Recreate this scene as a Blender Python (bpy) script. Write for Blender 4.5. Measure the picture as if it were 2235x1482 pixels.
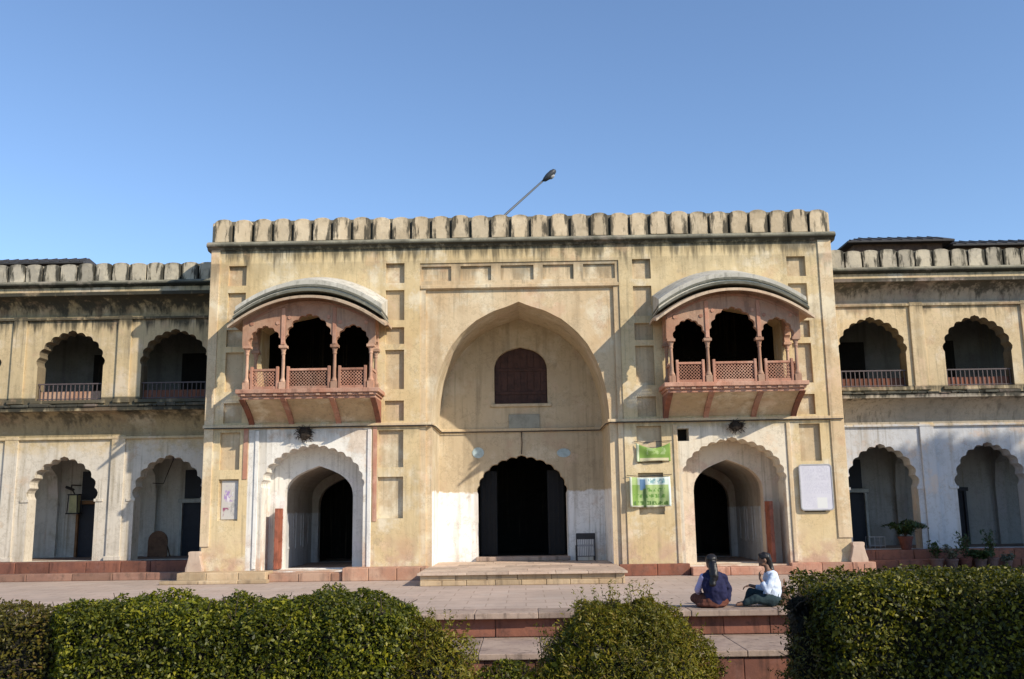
import bpy, bmesh, math, random
import numpy as np
from mathutils import Vector, Matrix, noise as mnoise
from mathutils.geometry import tessellate_polygon

random.seed(7); RNG = np.random.default_rng(7)
for o in list(bpy.data.objects): bpy.data.objects.remove(o)
scene = bpy.context.scene
COL = scene.collection
rad = math.radians

# ------------------------------------------------------------------ camera
cam_data = bpy.data.cameras.new('camera'); cam = bpy.data.objects.new('camera', cam_data); COL.objects.link(cam)
cam_data.sensor_width = 36.0; cam_data.lens = 36.0*2100/2235; cam_data.clip_end = 3000; cam_data.clip_start = .1
YAW, PIT, ROLL = rad(.586), rad(10.1), rad(.86)
fw = Vector((-math.sin(YAW)*math.cos(PIT), math.cos(YAW)*math.cos(PIT), math.sin(PIT)))
rt = fw.cross(Vector((0,0,1))).normalized(); up = rt.cross(fw)
r2 = rt*math.cos(ROLL)-up*math.sin(ROLL); u2 = up*math.cos(ROLL)+rt*math.sin(ROLL)
M = Matrix((r2, u2, -fw)).transposed().to_4x4(); M.translation = Vector((0,-26,1.72))
cam.matrix_world = M
scene.camera = cam

# ------------------------------------------------------------------ sky, sun, exposure
SUN = Vector((1.4,-1.0,1.05)).normalized()
SUN_EL = math.asin(SUN.z); SUN_ROT = math.atan2(SUN.x, SUN.y)
world = bpy.data.worlds.new('World'); scene.world = world; world.use_nodes = True
wn = world.node_tree; bg = wn.nodes['Background']
sky = wn.nodes.new('ShaderNodeTexSky'); sky.sky_type = 'NISHITA'; sky.sun_disc = False
sky.sun_elevation = SUN_EL; sky.sun_rotation = SUN_ROT; sky.altitude = 1200; sky.air_density = 1.15; sky.dust_density = .3; sky.ozone_density = 5.0
hs = wn.nodes.new('ShaderNodeHueSaturation'); hs.inputs['Saturation'].default_value = .96; wn.links.new(sky.outputs[0], hs.inputs['Color']); wn.links.new(hs.outputs[0], bg.inputs[0]); bg.inputs[1].default_value = .135
sl = bpy.data.lights.new('sun','SUN'); sl.energy = 3.9; sl.angle = rad(.53); sl.color = (1.0,.90,.74)
so = bpy.data.objects.new('sun', sl); COL.objects.link(so)
so.rotation_euler = (-SUN).to_track_quat('-Z','Y').to_euler(); so.location = SUN*60
vs = scene.view_settings; vs.view_transform = 'Standard'; vs.look = 'None'; vs.exposure = .55; vs.gamma = 1.0; vs.use_curve_mapping = False

# ------------------------------------------------------------------ materials
class NT:
    def __init__(s, name):
        s.m = bpy.data.materials.new(name); s.m.use_nodes = True; s.t = s.m.node_tree
        s.b = s.t.nodes['Principled BSDF']; s.out = s.t.nodes['Material Output']
        s.pos = s.n('ShaderNodeNewGeometry').outputs['Position']
        sp = s.n('ShaderNodeSeparateXYZ'); s.l(s.pos, sp.inputs[0]); s.X, s.Y, s.Z = sp.outputs
    def n(s, t, **kw):
        nd = s.t.nodes.new(t)
        for k, v in kw.items(): setattr(nd, k, v)
        return nd
    def l(s, a, b): s.t.links.new(a, b)
    def _in(s, sock, v):
        if hasattr(v, 'is_output'): s.l(v, sock)
        else: sock.default_value = v
    def noise(s, scale, detail=4, rough=.55, stretch=None, vec=None, offset=None):
        nd = s.n('ShaderNodeTexNoise'); nd.inputs['Scale'].default_value = scale
        nd.inputs['Detail'].default_value = detail; nd.inputs['Roughness'].default_value = rough
        v = vec or s.pos
        if stretch or offset:
            mp = s.n('ShaderNodeMapping'); s.l(v, mp.inputs[0])
            if stretch: mp.inputs['Scale'].default_value = stretch
            if offset: mp.inputs['Location'].default_value = offset
            v = mp.outputs[0]
        s.l(v, nd.inputs['Vector']); return nd.outputs['Fac']
    def ramp(s, fac, lo, hi, a=0., b=1., smooth=True):
        nd = s.n('ShaderNodeMapRange'); 
        if smooth: nd.interpolation_type = 'SMOOTHSTEP'
        s._in(nd.inputs[0], fac)
        for i, v in zip((1,2,3,4), (lo,hi,a,b)): nd.inputs[i].default_value = v
        return nd.outputs[0]
    def math(s, op, a, b=0., clamp=False):
        nd = s.n('ShaderNodeMath', operation=op); nd.use_clamp = clamp
        s._in(nd.inputs[0], a); s._in(nd.inputs[1], b); return nd.outputs[0]
    def mix(s, fac, a, b, blend='MIX'):
        nd = s.n('ShaderNodeMix', data_type='RGBA', blend_type=blend)
        s._in(nd.inputs[0], fac)
        for i, v in ((6,a),(7,b)):
            if hasattr(v,'is_output'): s.l(v, nd.inputs[i])
            else: nd.inputs[i].default_value = (*v, 1) if len(v)==3 else v
        return nd.outputs[2]
    def rect(s, x0, x1, z0, z1, soft=.05, wob=.25, wscale=3.):
        w = s.math('MULTIPLY', s.math('SUBTRACT', s.noise(wscale, 5, .6), .5), wob)
        x = s.math('ADD', s.X, w); z = s.math('ADD', s.Z, w)
        r = s.math('MULTIPLY', s.ramp(x, x0-soft, x0+soft), s.ramp(x, x1-soft, x1+soft, 1., 0.))
        q = s.math('MULTIPLY', s.ramp(z, z0-soft, z0+soft), s.ramp(z, z1-soft, z1+soft, 1., 0.))
        return s.math('MULTIPLY', r, q)
    def bump(s, h, strength=.3, dist=.02, prev=None):
        nd = s.n('ShaderNodeBump'); nd.inputs['Strength'].default_value = strength; nd.inputs['Distance'].default_value = dist
        s.l(h, nd.inputs['Height'])
        if prev: s.l(prev, nd.inputs['Normal'])
        return nd.outputs[0]
    def done(s, col, rough=.88, nrm=None, spec=.25):
        s._in(s.b.inputs['Base Color'], col if hasattr(col,'is_output') else (*col,1))
        s._in(s.b.inputs['Roughness'], rough); s.b.inputs['Specular IOR Level'].default_value = spec
        if nrm: s.l(nrm, s.b.inputs['Normal'])
        return s.m

def plaster(name, c1, c2, c3=None, mould=None, white=(), pale=(), wcol=(.72,.69,.63), grime=.5, extra=None, patch=0., low=None):
    """weathered lime plaster; mould = list of (z0, z1, amount): streaky black growth growing towards z1"""
    t = NT(name)
    blot = t.ramp(t.noise(.55, 6, .62), .36, .66)
    col = t.mix(blot, c1, c2)
    if c3: col = t.mix(t.ramp(t.noise(1.1, 5, .65, offset=(31,7,5)), .50, .68), col, c3)
    for r in white:
        w = t.mix(t.ramp(t.noise(1.3,5,.6,offset=(3,9,1)),.52,.75,0.,.55), wcol, tuple(v*.72 for v in wcol))
        col = t.mix(t.rect(*r), col, w)
    for q in pale: col = t.mix(t.math('MULTIPLY', t.rect(*q), .75), col, (.70,.64,.54))
    # faint vertical run marks
    st = t.noise(1.0, 5, .6, stretch=(3.2,3.2,.22))
    col = t.mix(t.ramp(st,.50,.70,0.,.42*grime+.14), col, tuple(v*.50 for v in c2))
    st2 = t.noise(1.0, 4, .65, stretch=(11,11,.30), offset=(3,6,1))
    zone = t.ramp(t.noise(.5,3,.5,offset=(40,2,9)),.42,.60)
    col = t.mix(t.math('MULTIPLY', zone, t.ramp(st2,.52,.68,0.,.50*grime+.12)), col, (.17,.145,.10))
    if patch:
        col = t.mix(t.ramp(t.noise(2.3,6,.7,offset=(5,1,9)),.60,.68,0.,patch), col, (.30,.24,.17))
    if low: # damp, flaking band above the ground
        f = t.math('MULTIPLY', t.ramp(t.Z, low[0], low[1], 1., 0.), t.ramp(t.noise(1.7,6,.65),.40,.60))
        col = t.mix(f, col, low[2])
    # fine grime
    col = t.mix(t.ramp(t.noise(5.5,8,.68),.52,.80,0.,.55*grime), col, tuple(v*.42 for v in c1))
    for (z0, z1, amt, *bias) in (mould or ()):
        bias = bias[0] if bias else 0.
        s1 = t.noise(1.0, 6, .62, stretch=(2.6,2.6,.35), offset=(z1,3,2))
        s2 = t.noise(1.0, 4, .6, stretch=(7.5,7.5,.5), offset=(2,z0,8))
        k = t.math('ADD', t.math('MULTIPLY', s1, .6), t.math('MULTIPLY', s2, .4))
        zz = t.ramp(t.Z, z0, z1, 0., 1., False)
        f = t.ramp(t.math('ADD', k, t.math('MULTIPLY', t.math('SUBTRACT', zz, .5), .34)), .50-bias, .66-bias, 0., amt)
        f = t.math('MULTIPLY', f, t.ramp(t.Z, z0-.02, z0+.1))
        f = t.math('MULTIPLY', f, t.ramp(t.Z, z1, z1+.06, 1., 0.))
        col = t.mix(f, col, (.035,.034,.026))
    # pale and pinkish repair patches, hairline dirt
    col = t.mix(t.ramp(t.noise(.9,7,.7,offset=(17,3,11)),.56,.66,0.,.42), col, (min(c1[0]*1.12,.8),c1[1]*1.02,c1[2]*1.12))
    col = t.mix(t.ramp(t.noise(.75,6,.7,offset=(2,23,41)),.57,.66,0.,.40), col, (c2[0]*.92,c2[1]*.78,c2[2]*.82))
    cr = t.math('ABSOLUTE', t.math('SUBTRACT', t.noise(1.3,8,.72,offset=(8,8,3)), .5))
    col = t.mix(t.ramp(cr,0.,.012,.35,0.), col, tuple(v*.35 for v in c2))
    h = t.noise(14, 6, .6); nb = t.bump(h, .22, .02)
    nb = t.bump(t.noise(1.8, 4, .5), .35, .07, nb)
    return t.done(col, t.ramp(t.noise(4),.3,.7,.82,.96), nb, .2)

CREAM = (.62,.495,.295); OCHRE = (.56,.42,.225); PALE = (.67,.58,.42)
M_FRONT = plaster('weathered_cream_plaster', CREAM, OCHRE, PALE, mould=[(8.1,9.06,.75),(7.6,8.6,.18),(8.88,9.06,.8,.08),(3.3,4.06,.3),(5.6,7.2,.12)],
    white=[(-7.42,-4.12,-.5,3.99,.02,.03)], pale=[(4.05,7.2,-.5,3.9,.12,.5)], low=(.1,1.5,(.47,.31,.22)), patch=.40)
M_PANEL = plaster('recessed_panel_plaster', (.52,.41,.265), (.46,.345,.21), PALE, patch=.2, mould=[(8.2,8.6,.5)])
M_FRAME = plaster('portal_plaster', (.61,.48,.31), (.55,.40,.235), PALE, mould=[(7.5,8.6,.45)], low=(.2,1.5,(.52,.40,.30)))
M_NICHE = plaster('niche_plaster', (.53,.435,.295), (.47,.375,.25), (.58,.495,.36), white=[(-3.,3.,-.4,2.28,.03,.3)], wcol=(.82,.80,.77), patch=.4, grime=.8)
M_WINGL = plaster('wing_plaster_ochre', (.53,.41,.24), (.47,.37,.22), (.58,.48,.35), mould=[(6.9,7.62,.9,.05),(8.2,8.7,.85,.05),(4.4,5.15,.85,.07)],
    white=[(-30,30,-.5,3.7,.3,1.2)], wcol=(.56,.505,.42), patch=.3, grime=.9)
M_WINGR = plaster('wing_plaster_whitewashed', (.58,.46,.29), (.52,.40,.24), (.62,.53,.39), mould=[(7.0,7.62,.6,.03),(8.2,8.7,.8,.04),(4.4,5.1,.8)],
    white=[(8.,30,-.5,4.0,.08,.4)], wcol=(.46,.465,.48), patch=.15, grime=.8)
def merlon_mat(name, c1, c2, amt, topz):
    t = NT(name); tc = t.n('ShaderNodeTexCoord'); sx = t.n('ShaderNodeSeparateXYZ'); t.l(tc.outputs['Object'], sx.inputs[0])
    col = t.mix(t.ramp(t.noise(.9,6,.65),.38,.62), c1, c2)
    col = t.mix(t.ramp(t.noise(1.4,5,.7,offset=(7,1,4)),.52,.64,0.,.6), col, tuple(min(v*1.2,.8) for v in c1))
    col = t.mix(t.ramp(t.noise(6,8,.7),.50,.76,0.,.5), col, tuple(v*.4 for v in c1))
    k = t.math('ADD', t.noise(1.,6,.65,stretch=(7,7,1.4)), t.math('MULTIPLY', t.math('ABSOLUTE', sx.outputs[0]), 1.15))
    col = t.mix(t.ramp(k,.63,.78,0.,amt), col, (.045,.042,.032))
    col = t.mix(t.math('MULTIPLY', t.ramp(t.Z,topz-.16,topz), t.ramp(t.noise(3,5,.6),.42,.62,0.,amt*.75)), col, (.06,.056,.045))
    oi = t.n('ShaderNodeObjectInfo'); v = t.ramp(oi.outputs['Random'],0,1,.82,1.12,False)
    cc = t.n('ShaderNodeCombineColor'); [t.l(v, cc.inputs[q]) for q in range(3)]
    return t.done(t.mix(1.,col,cc.outputs[0],'MULTIPLY'), .92, t.bump(t.noise(16,6,.6),.3,.02,t.bump(t.noise(3,4),.4,.05)), .2)
M_MERLON = merlon_mat('merlon_plaster', (.60,.49,.34), (.53,.42,.28), .88, 9.92)
M_MERLONW = merlon_mat('mouldy_merlon_plaster', (.50,.44,.33), (.38,.34,.27), .95, 9.24)
M_PARAPET = plaster('parapet_back_plaster', (.22,.20,.15), (.12,.11,.085), grime=1.)
M_CORNICE = plaster('mouldy_cornice', (.30,.28,.21), (.16,.15,.115), (.10,.10,.075), mould=[(8.9,9.11,.9,.08),(8.3,8.54,.9,.10)], grime=1.2)
M_LIP = plaster('black_lichen_lip', (.10,.095,.075), (.04,.04,.032), grime=1.)
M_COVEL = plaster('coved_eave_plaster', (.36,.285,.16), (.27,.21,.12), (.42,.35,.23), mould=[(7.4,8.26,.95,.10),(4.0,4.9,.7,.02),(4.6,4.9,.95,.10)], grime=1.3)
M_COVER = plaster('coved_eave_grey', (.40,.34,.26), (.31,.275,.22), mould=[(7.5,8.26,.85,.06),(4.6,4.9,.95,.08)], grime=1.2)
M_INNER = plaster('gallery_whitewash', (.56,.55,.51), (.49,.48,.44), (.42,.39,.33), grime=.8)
M_REVEAL = plaster('dark_reveal', (.22,.175,.11), (.15,.12,.08), grime=1.2)
M_INNERR = plaster('shaded_gallery_whitewash', (.32,.32,.31), (.27,.27,.26), (.24,.23,.21), grime=.8)  # whitewash copy darkened to put the right gallery's shade into the colour
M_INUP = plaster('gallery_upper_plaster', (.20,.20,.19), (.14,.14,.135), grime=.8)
M_CEIL = plaster('gallery_ceiling', (.32,.24,.16), (.24,.18,.12))
M_DARK = plaster('dark_room', (.020,.018,.016), (.014,.013,.012))  # near-black plaster puts the unlit rooms' darkness into the colour
M_PASSAGE = plaster('passage_plaster', (.42,.37,.30), (.34,.28,.22), white=[(-30,30,-.5,1.75,.03,.1)], wcol=(.50,.50,.50))
M_PALE = plaster('pale_lime_plaster', (.64,.56,.45), (.56,.46,.35), (.50,.36,.28), grime=.8, patch=.3)
M_WHITE = plaster('whitewash', (.74,.72,.67), (.66,.63,.58), grime=.6)

def stone(name, c1, c2, c3, scale=1., bumps=.3, rough=.85):
    t = NT(name)
    col = t.mix(t.ramp(t.noise(1.4*scale,6,.6),.35,.66), c1, c2)
    col = t.mix(t.ramp(t.noise(6*scale,6,.7,offset=(4,4,4)),.52,.72,0.,.7), col, c3)
    col = t.mix(t.ramp(t.noise(1.,5,.65,stretch=(6*scale,6*scale,.8*scale)),.50,.70,0.,.55), col, tuple(v*.55 for v in c3))
    col = t.mix(t.ramp(t.noise(2.2*scale,6,.7,offset=(12,3,6)),.54,.66,0.,.45), col, tuple(min(1.,v*1.25+.03) for v in c2))
    oi = t.n('ShaderNodeObjectInfo'); v = t.ramp(oi.outputs['Random'],0,1,.74,1.15,False)
    cc = t.n('ShaderNodeCombineColor'); [t.l(v, cc.inputs[i]) for i in range(3)]
    col = t.mix(1., col, cc.outputs[0], 'MULTIPLY')
    return t.done(col, rough, t.bump(t.noise(18*scale,6,.6), bumps, .015, t.bump(t.noise(3*scale,4), .3, .03)))
M_RED = stone('red_sandstone', (.27,.10,.06), (.19,.085,.058), (.10,.06,.046))
M_PINK = stone('pink_sandstone', (.40,.19,.125), (.44,.26,.185), (.25,.13,.095))
M_PINKL = stone('weathered_pink_sandstone', (.46,.30,.21), (.40,.215,.14), (.28,.175,.125))
M_LEAD = stone('lichen_dark_moulding', (.15,.145,.115), (.085,.085,.065), (.28,.26,.21))
M_VAULT = stone('grey_lime_vault', (.50,.47,.40), (.58,.545,.47), (.27,.255,.21))
M_BUFF = stone('buff_stone', (.50,.38,.24), (.42,.30,.18), (.30,.22,.15))
M_PLAT = stone('platform_paving', (.54,.42,.32), (.46,.34,.26), (.38,.28,.22))
M_WALLRED = stone('terrace_wall_sandstone', (.235,.095,.06), (.165,.07,.05), (.07,.04,.032))
M_STEP = stone('dusty_step_stone', (.30,.17,.12), (.24,.13,.095), (.13,.085,.065))
M_TREAD = stone('pale_ledge_stone', (.36,.27,.21), (.28,.205,.165), (.14,.105,.085))
M_EDGE = stone('eave_sandstone', (.55,.43,.31), (.47,.33,.22), (.32,.24,.17))

def paving():
    t = NT('terrace_paving')
    col = t.mix(t.ramp(t.noise(.35,6,.6),.35,.65), (.50,.385,.315), (.44,.345,.285))
    col = t.mix(t.ramp(t.noise(3.2,7,.7),.50,.72,0.,.6), col, (.30,.24,.20))
    col = t.mix(t.ramp(t.noise(.9,5,.6,offset=(9,2,0)),.52,.68,0.,.5), col, (.50,.42,.36))
    col = t.mix(t.ramp(t.noise(.22,5,.65,offset=(3,3,3)),.46,.62,0.,.45), col, (.33,.265,.22))
    col = t.mix(t.ramp(t.noise(9,8,.75),.56,.72,0.,.6), col, (.20,.16,.13))
    br = t.n('ShaderNodeTexBrick'); br.offset = .5
    br.inputs['Color1'].default_value = (1,1,1,1); br.inputs['Color2'].default_value = (.88,.87,.86,1); br.inputs['Mortar'].default_value = (.62,.58,.55,1)
    br.inputs['Scale'].default_value = 1.; br.inputs['Mortar Size'].default_value = .012; br.inputs['Brick Width'].default_value = .75; br.inputs['Row Height'].default_value = .6
    t.l(t.pos, br.inputs['Vector'])
    col = t.mix(.8, col, br.outputs['Color'], 'MULTIPLY')
    return t.done(col, .9, t.bump(t.noise(20,6,.6), .25, .01, t.bump(br.outputs['Fac'], -.4, .006)))
M_PAVE = paving()
def soil():
    t = NT('garden_soil')
    col = t.mix(t.ramp(t.noise(.8,6,.65),.4,.6), (.11,.08,.05), (.06,.075,.025))
    return t.done(col, .95, t.bump(t.noise(9,7,.7), .6, .05))
M_SOIL = soil()
def plain(name, c, rough=.6, metal=0., var=.25, spec=.4, scale=5.):
    t = NT(name)
    col = t.mix(t.ramp(t.noise(scale,6,.65),.40,.68,0.,1.), c, tuple(v*(1-var) for v in c))
    t.b.inputs['Metallic'].default_value = metal
    return t.done(col, rough, t.bump(t.noise(scale*6,4), .15, .006), spec)
M_IRON = plain('dark_iron', (.035,.033,.035), .55, .3)
M_RAIL = plain('painted_iron_rail', (.10,.075,.075), .6)
M_WOOD = plain('dark_red_shutter', (.070,.030,.022), .7, var=.45)
M_WOODB = plain('brown_board', (.16,.085,.05), .75, var=.4)
M_DOORR = plain('red_oxide_door', (.30,.095,.055), .75, var=.4)
M_BLACK = plain('blackened_iron', (.006,.006,.007), .8)
M_BLUE = plain('dark_blue_door', (.016,.020,.032), .6)
M_ORANGE = plain('ochre_door_frame', (.22,.11,.045), .7, var=.4)
M_LINTEL = plain('grey_lintel', (.42,.44,.42), .8)
M_TIN = plain('dark_tin_roof', (.045,.042,.042), .75, 0., .4)
M_TINR = plain('rusted_shed_side', (.13,.075,.05), .85, var=.5)
M_POT = plain('terracotta', (.11,.036,.026), .85, var=.4)
M_POTD = plain('dull_pot', (.12,.07,.06), .85, var=.4)
M_NEST = plain('dark_twigs', (.035,.025,.018), .95, var=.6, scale=20)
M_LAMP = plain('lamp_grey', (.045,.05,.06), .5)
M_POLE = plain('pole_paint', (.07,.085,.11), .5)
M_BOARDW = None
M_SKIN = plain('brown_skin', (.20,.105,.065), .55, var=.12)
M_HAIR = plain('black_hair', (.010,.008,.008), .45, var=.3, scale=30)
M_NAVY = plain('navy_cloth', (.007,.008,.045), .85, var=.3)
M_LILAC = plain('lilac_cloth', (.42,.36,.52), .85, var=.2)
M_SKIRT = plain('rust_brown_cloth', (.10,.030,.017), .9, var=.35)
M_SHIRT = plain('pale_blue_shirt', (.55,.62,.74), .85, var=.15)
M_TROUS = plain('dark_teal_trousers', (.012,.028,.034), .9, var=.3)
M_TWIG = plain('twigs', (.055,.038,.024), .9)
M_HEART = plain('shade_dark_twigs', (.014,.012,.007), .95)
M_CHAIRG = plain('grey_webbing', (.36,.36,.37), .7)
M_SLATE = plain('slate_plaque', (.30,.30,.25), .8)
M_PALEBLUE = plain('pale_blue_paint', (.40,.50,.52), .8, var=.25, scale=8)

def print_mat(name, ground, bands, uvrect):
    """flat printing on a sheet; bands = (u0,u1,v0,v1,colour,text?) in sheet units"""
    t = NT(name); x0,x1,z0,z1 = uvrect
    u = t.ramp(t.X, x0, x1, 0., 1., False); v = t.ramp(t.Z, z0, z1, 0., 1., False)
    col = t.mix(t.ramp(t.noise(4,4),.4,.7,0.,.25), ground, tuple(c*.75 for c in ground))
    for (a,b,c,d,k,txt) in bands:
        m = t.math('MULTIPLY', t.math('MULTIPLY', t.ramp(u,a-.01,a+.01), t.ramp(u,b-.01,b+.01,1.,0.)),
                   t.math('MULTIPLY', t.ramp(v,c-.01,c+.01), t.ramp(v,d-.01,d+.01,1.,0.)))
        if txt:
            m = t.math('MULTIPLY', m, t.ramp(t.noise(txt,3,.7,stretch=(1,1,.6)),.46,.56))
        col = t.mix(m, col, k)
    return t.done(col, .7, t.bump(t.noise(6,4), .3, .01), .3)

def leaf_mat(name, cols, trans=.32, rough=.5):
    t = NT(name); g = t.n('ShaderNodeNewGeometry')
    r = t.n('ShaderNodeValToRGB'); t.l(g.outputs['Random Per Island'], r.inputs[0])
    e = r.color_ramp.elements
    while len(e) < len(cols): e.new(.5)
    for i, c in enumerate(cols): e[i].position = i/(len(cols)-1); e[i].color = (*c,1)
    col = t.mix(t.ramp(t.noise(1.6,4,.6),.35,.65,0.,.5), r.outputs[0], cols[0])
    t.done(col, rough, None, .35)
    tr = t.n('ShaderNodeBsdfTranslucent'); t.l(t.mix(1.,col,(1.,1.05,.5),'MULTIPLY'), tr.inputs[0])
    mx = t.n('ShaderNodeMixShader'); mx.inputs[0].default_value = trans
    t.l(t.b.outputs[0], mx.inputs[1]); t.l(tr.outputs[0], mx.inputs[2]); t.l(mx.outputs[0], t.out.inputs[0])
    return t.m
L_HEDGE = leaf_mat('hedge_leaves', [(.026,.034,.004),(.074,.088,.006),(.155,.165,.008),(.33,.295,.02)])
L_HEDGER = leaf_mat('right_hedge_leaves', [(.018,.023,.003),(.054,.060,.005),(.130,.128,.008),(.30,.25,.016)])
L_YEL = leaf_mat('yellow_green_leaves', [(.060,.062,.006),(.145,.138,.009),(.240,.210,.012),(.190,.115,.018)])
L_RUST = leaf_mat('rusty_leaves', [(.055,.050,.008),(.120,.105,.012),(.130,.075,.018),(.180,.165,.014)])
L_TREE = leaf_mat('tree_leaves', [(.03,.05,.012),(.05,.08,.018),(.07,.10,.025)])
L_POT = leaf_mat('pot_plant_leaves', [(.020,.042,.012),(.035,.065,.018),(.05,.085,.025)])
L_POTG = leaf_mat('grey_green_leaves', [(.09,.10,.07),(.13,.14,.10),(.07,.085,.05)])

# ------------------------------------------------------------------ mesh helpers
WL = {}
class G:
    def __init__(s): s.v = []; s.f = []
    def add(s, v, f):
        o = len(s.v); s.v += [tuple(p) for p in v]; s.f += [tuple(i+o for i in q) for q in f]; return s
    def box(s, x0, x1, y0, y1, z0, z1):
        v = [(x,y,z) for z in (z0,z1) for y in (y0,y1) for x in (x0,x1)]
        return s.add(v, [(0,2,3,1),(4,5,7,6),(0,1,5,4),(2,6,7,3),(0,4,6,2),(1,3,7,5)])
    def prism(s, outer, y0, y1, holes=(), plane='XZ'):
        """outline (and holes) in a plane, given depth; plane XZ -> depth along Y, YZ -> along X, XY -> along Z"""
        loops = [list(outer)]+[list(h) for h in holes]
        P = {'XZ': lambda a,b,d:(a,d,b), 'YZ': lambda a,b,d:(d,a,b), 'XY': lambda a,b,d:(a,b,d)}[plane]
        flat = [p for L in loops for p in L]
        tri = tessellate_polygon([[Vector((p[0],p[1],0)) for p in L] for L in loops])
        n = len(flat); v = [P(a,b,y0) for a,b in flat]+[P(a,b,y1) for a,b in flat]; f = []
        for t in tri:
            f.append(tuple(t)); f.append((t[2]+n,t[1]+n,t[0]+n))
        k = 0
        for L in loops:
            m = len(L)
            for i in range(m):
                a, b = k+i, k+(i+1)%m; f.append((a,b,b+n,a+n))
            k += m
        return s.add(v, f)
    def lathe(s, prof, c, n=16, axis='Z'):
        v = []; f = []
        for (r,z) in prof:
            for i in range(n):
                a = 2*math.pi*i/n; v.append((c[0]+r*math.cos(a), c[1]+r*math.sin(a), c[2]+z))
        m = len(prof)
        for j in range(m-1):
            for i in range(n):
                f.append((j*n+i, j*n+(i+1)%n, (j+1)*n+(i+1)%n, (j+1)*n+i))
        f.append(tuple(range(n-1,-1,-1))); f.append(tuple((m-1)*n+i for i in range(n)))
        return s.add(v, f)
    def tube(s, pts, r, n=8):
        pts = [Vector(p) for p in pts]; v = []; f = []
        rs = r if isinstance(r,(list,tuple)) else [r]*len(pts)
        for i, p in enumerate(pts):
            d = (pts[min(i+1,len(pts)-1)]-pts[max(i-1,0)]).normalized()
            a = d.cross(Vector((0,0,1)) if abs(d.z)<.9 else Vector((1,0,0))).normalized(); b = d.cross(a)
            for k in range(n):
                t = 2*math.pi*k/n; v.append(p+(a*math.cos(t)+b*math.sin(t))*rs[i])
        for i in range(len(pts)-1):
            for k in range(n): f.append((i*n+k, i*n+(k+1)%n, (i+1)*n+(k+1)%n, (i+1)*n+k))
        f.append(tuple(range(n-1,-1,-1))); f.append(tuple((len(pts)-1)*n+k for k in range(n)))
        return s.add(v, f)
    def ell(s, c, r, n=14, m=10, rot=None):
        v = []; f = []
        for j in range(m+1):
            ph = math.pi*j/m
            for i in range(n):
                th = 2*math.pi*i/n
                p = Vector((r[0]*math.sin(ph)*math.cos(th), r[1]*math.sin(ph)*math.sin(th), r[2]*math.cos(ph)))
                if rot: p = rot @ p
                v.append(p+Vector(c))
        for j in range(m):
            for i in range(n): f.append((j*n+i, (j+1)*n+i, (j+1)*n+(i+1)%n, j*n+(i+1)%n))
        return s.add(v, f)
    def sweep(s, prof, x0, x1, n=1):
        """closed profile (y,z) swept along X"""
        return s.prism(prof, x0, x1, plane='YZ')

def empty(name, loc, label=None, cat=None, group=None):
    o = bpy.data.objects.new(name, None); COL.objects.link(o); o.location = loc; WL[o] = Vector(loc); o.empty_display_size = .2
    tag(o, label, cat, group); return o
def tag(o, label=None, cat=None, group=None, kind=None):
    if label: o['label'] = label
    if cat: o['category'] = cat
    if group: o['group'] = group
    if kind: o['kind'] = kind
    return o
def place(o, origin, parent):
    WL[o] = Vector(origin)
    if parent is not None:
        o.parent = parent; o.location = WL[o]-WL[parent]
    else: o.location = WL[o]
def mk(name, g, mat, parent=None, bevel=0., smooth=False, origin=None, fix=True):
    v = np.array([tuple(p) for p in g.v], float)
    if origin is None: origin = ((v[:,0].min()+v[:,0].max())/2, (v[:,1].min()+v[:,1].max())/2, v[:,2].min())
    v = v-np.array(origin)
    me = bpy.data.meshes.new(name); me.from_pydata(v.tolist(), [], g.f)
    if fix:
        bm = bmesh.new(); bm.from_mesh(me); bmesh.ops.remove_doubles(bm, verts=bm.verts, dist=1e-5)
        bmesh.ops.recalc_face_normals(bm, faces=bm.faces); bm.to_mesh(me); bm.free()
    if smooth: me.polygons.foreach_set('use_smooth', [True]*len(me.polygons))
    me.materials.append(mat); o = bpy.data.objects.new(name, me); COL.objects.link(o)
    if bevel:
        b = o.modifiers.new('bevel','BEVEL'); b.width = bevel; b.segments = 2; b.limit_method = 'ANGLE'; b.angle_limit = rad(40)
    place(o, origin, parent); return o
def dup(o, origin, parent):
    c = o.copy(); COL.objects.link(c); place(c, origin, parent); return c

ARCHP = [(1,0),(.992,.10),(.968,.23),(.925,.37),(.86,.50),(.775,.625),(.66,.735),(.50,.845),(.30,.93),(.12,.975),(0,1.015)]
ARCHD = [(1,0),(.99,.13),(.96,.28),(.89,.44),(.78,.585),(.62,.72),(.42,.835),(.21,.925),(0,1.015)]
def arch_half(n, prof=None):
    """points of the pointed arch from springing (1,0) to apex (0,1), evenly spread along the curve"""
    P = np.array(prof or ARCHP); d = np.r_[0, np.cumsum(np.hypot(*np.diff(P,axis=0).T))]; d /= d[-1]
    t = np.linspace(0,1,n); return list(zip(np.interp(t,d,P[:,0]), np.interp(t,d,P[:,1])))
def arch(cx, a, zb, zs, za, n=14, prof=None):
    h = arch_half(n, prof); r = za-zs
    pts = [(cx+a, zb)]+[(cx+a*x, zs+r*z) for x,z in h]
    pts += [(cx-a*x, zs+r*z) for x,z in reversed(h[:-1])]+[(cx-a, zb)]
    return pts
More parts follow.
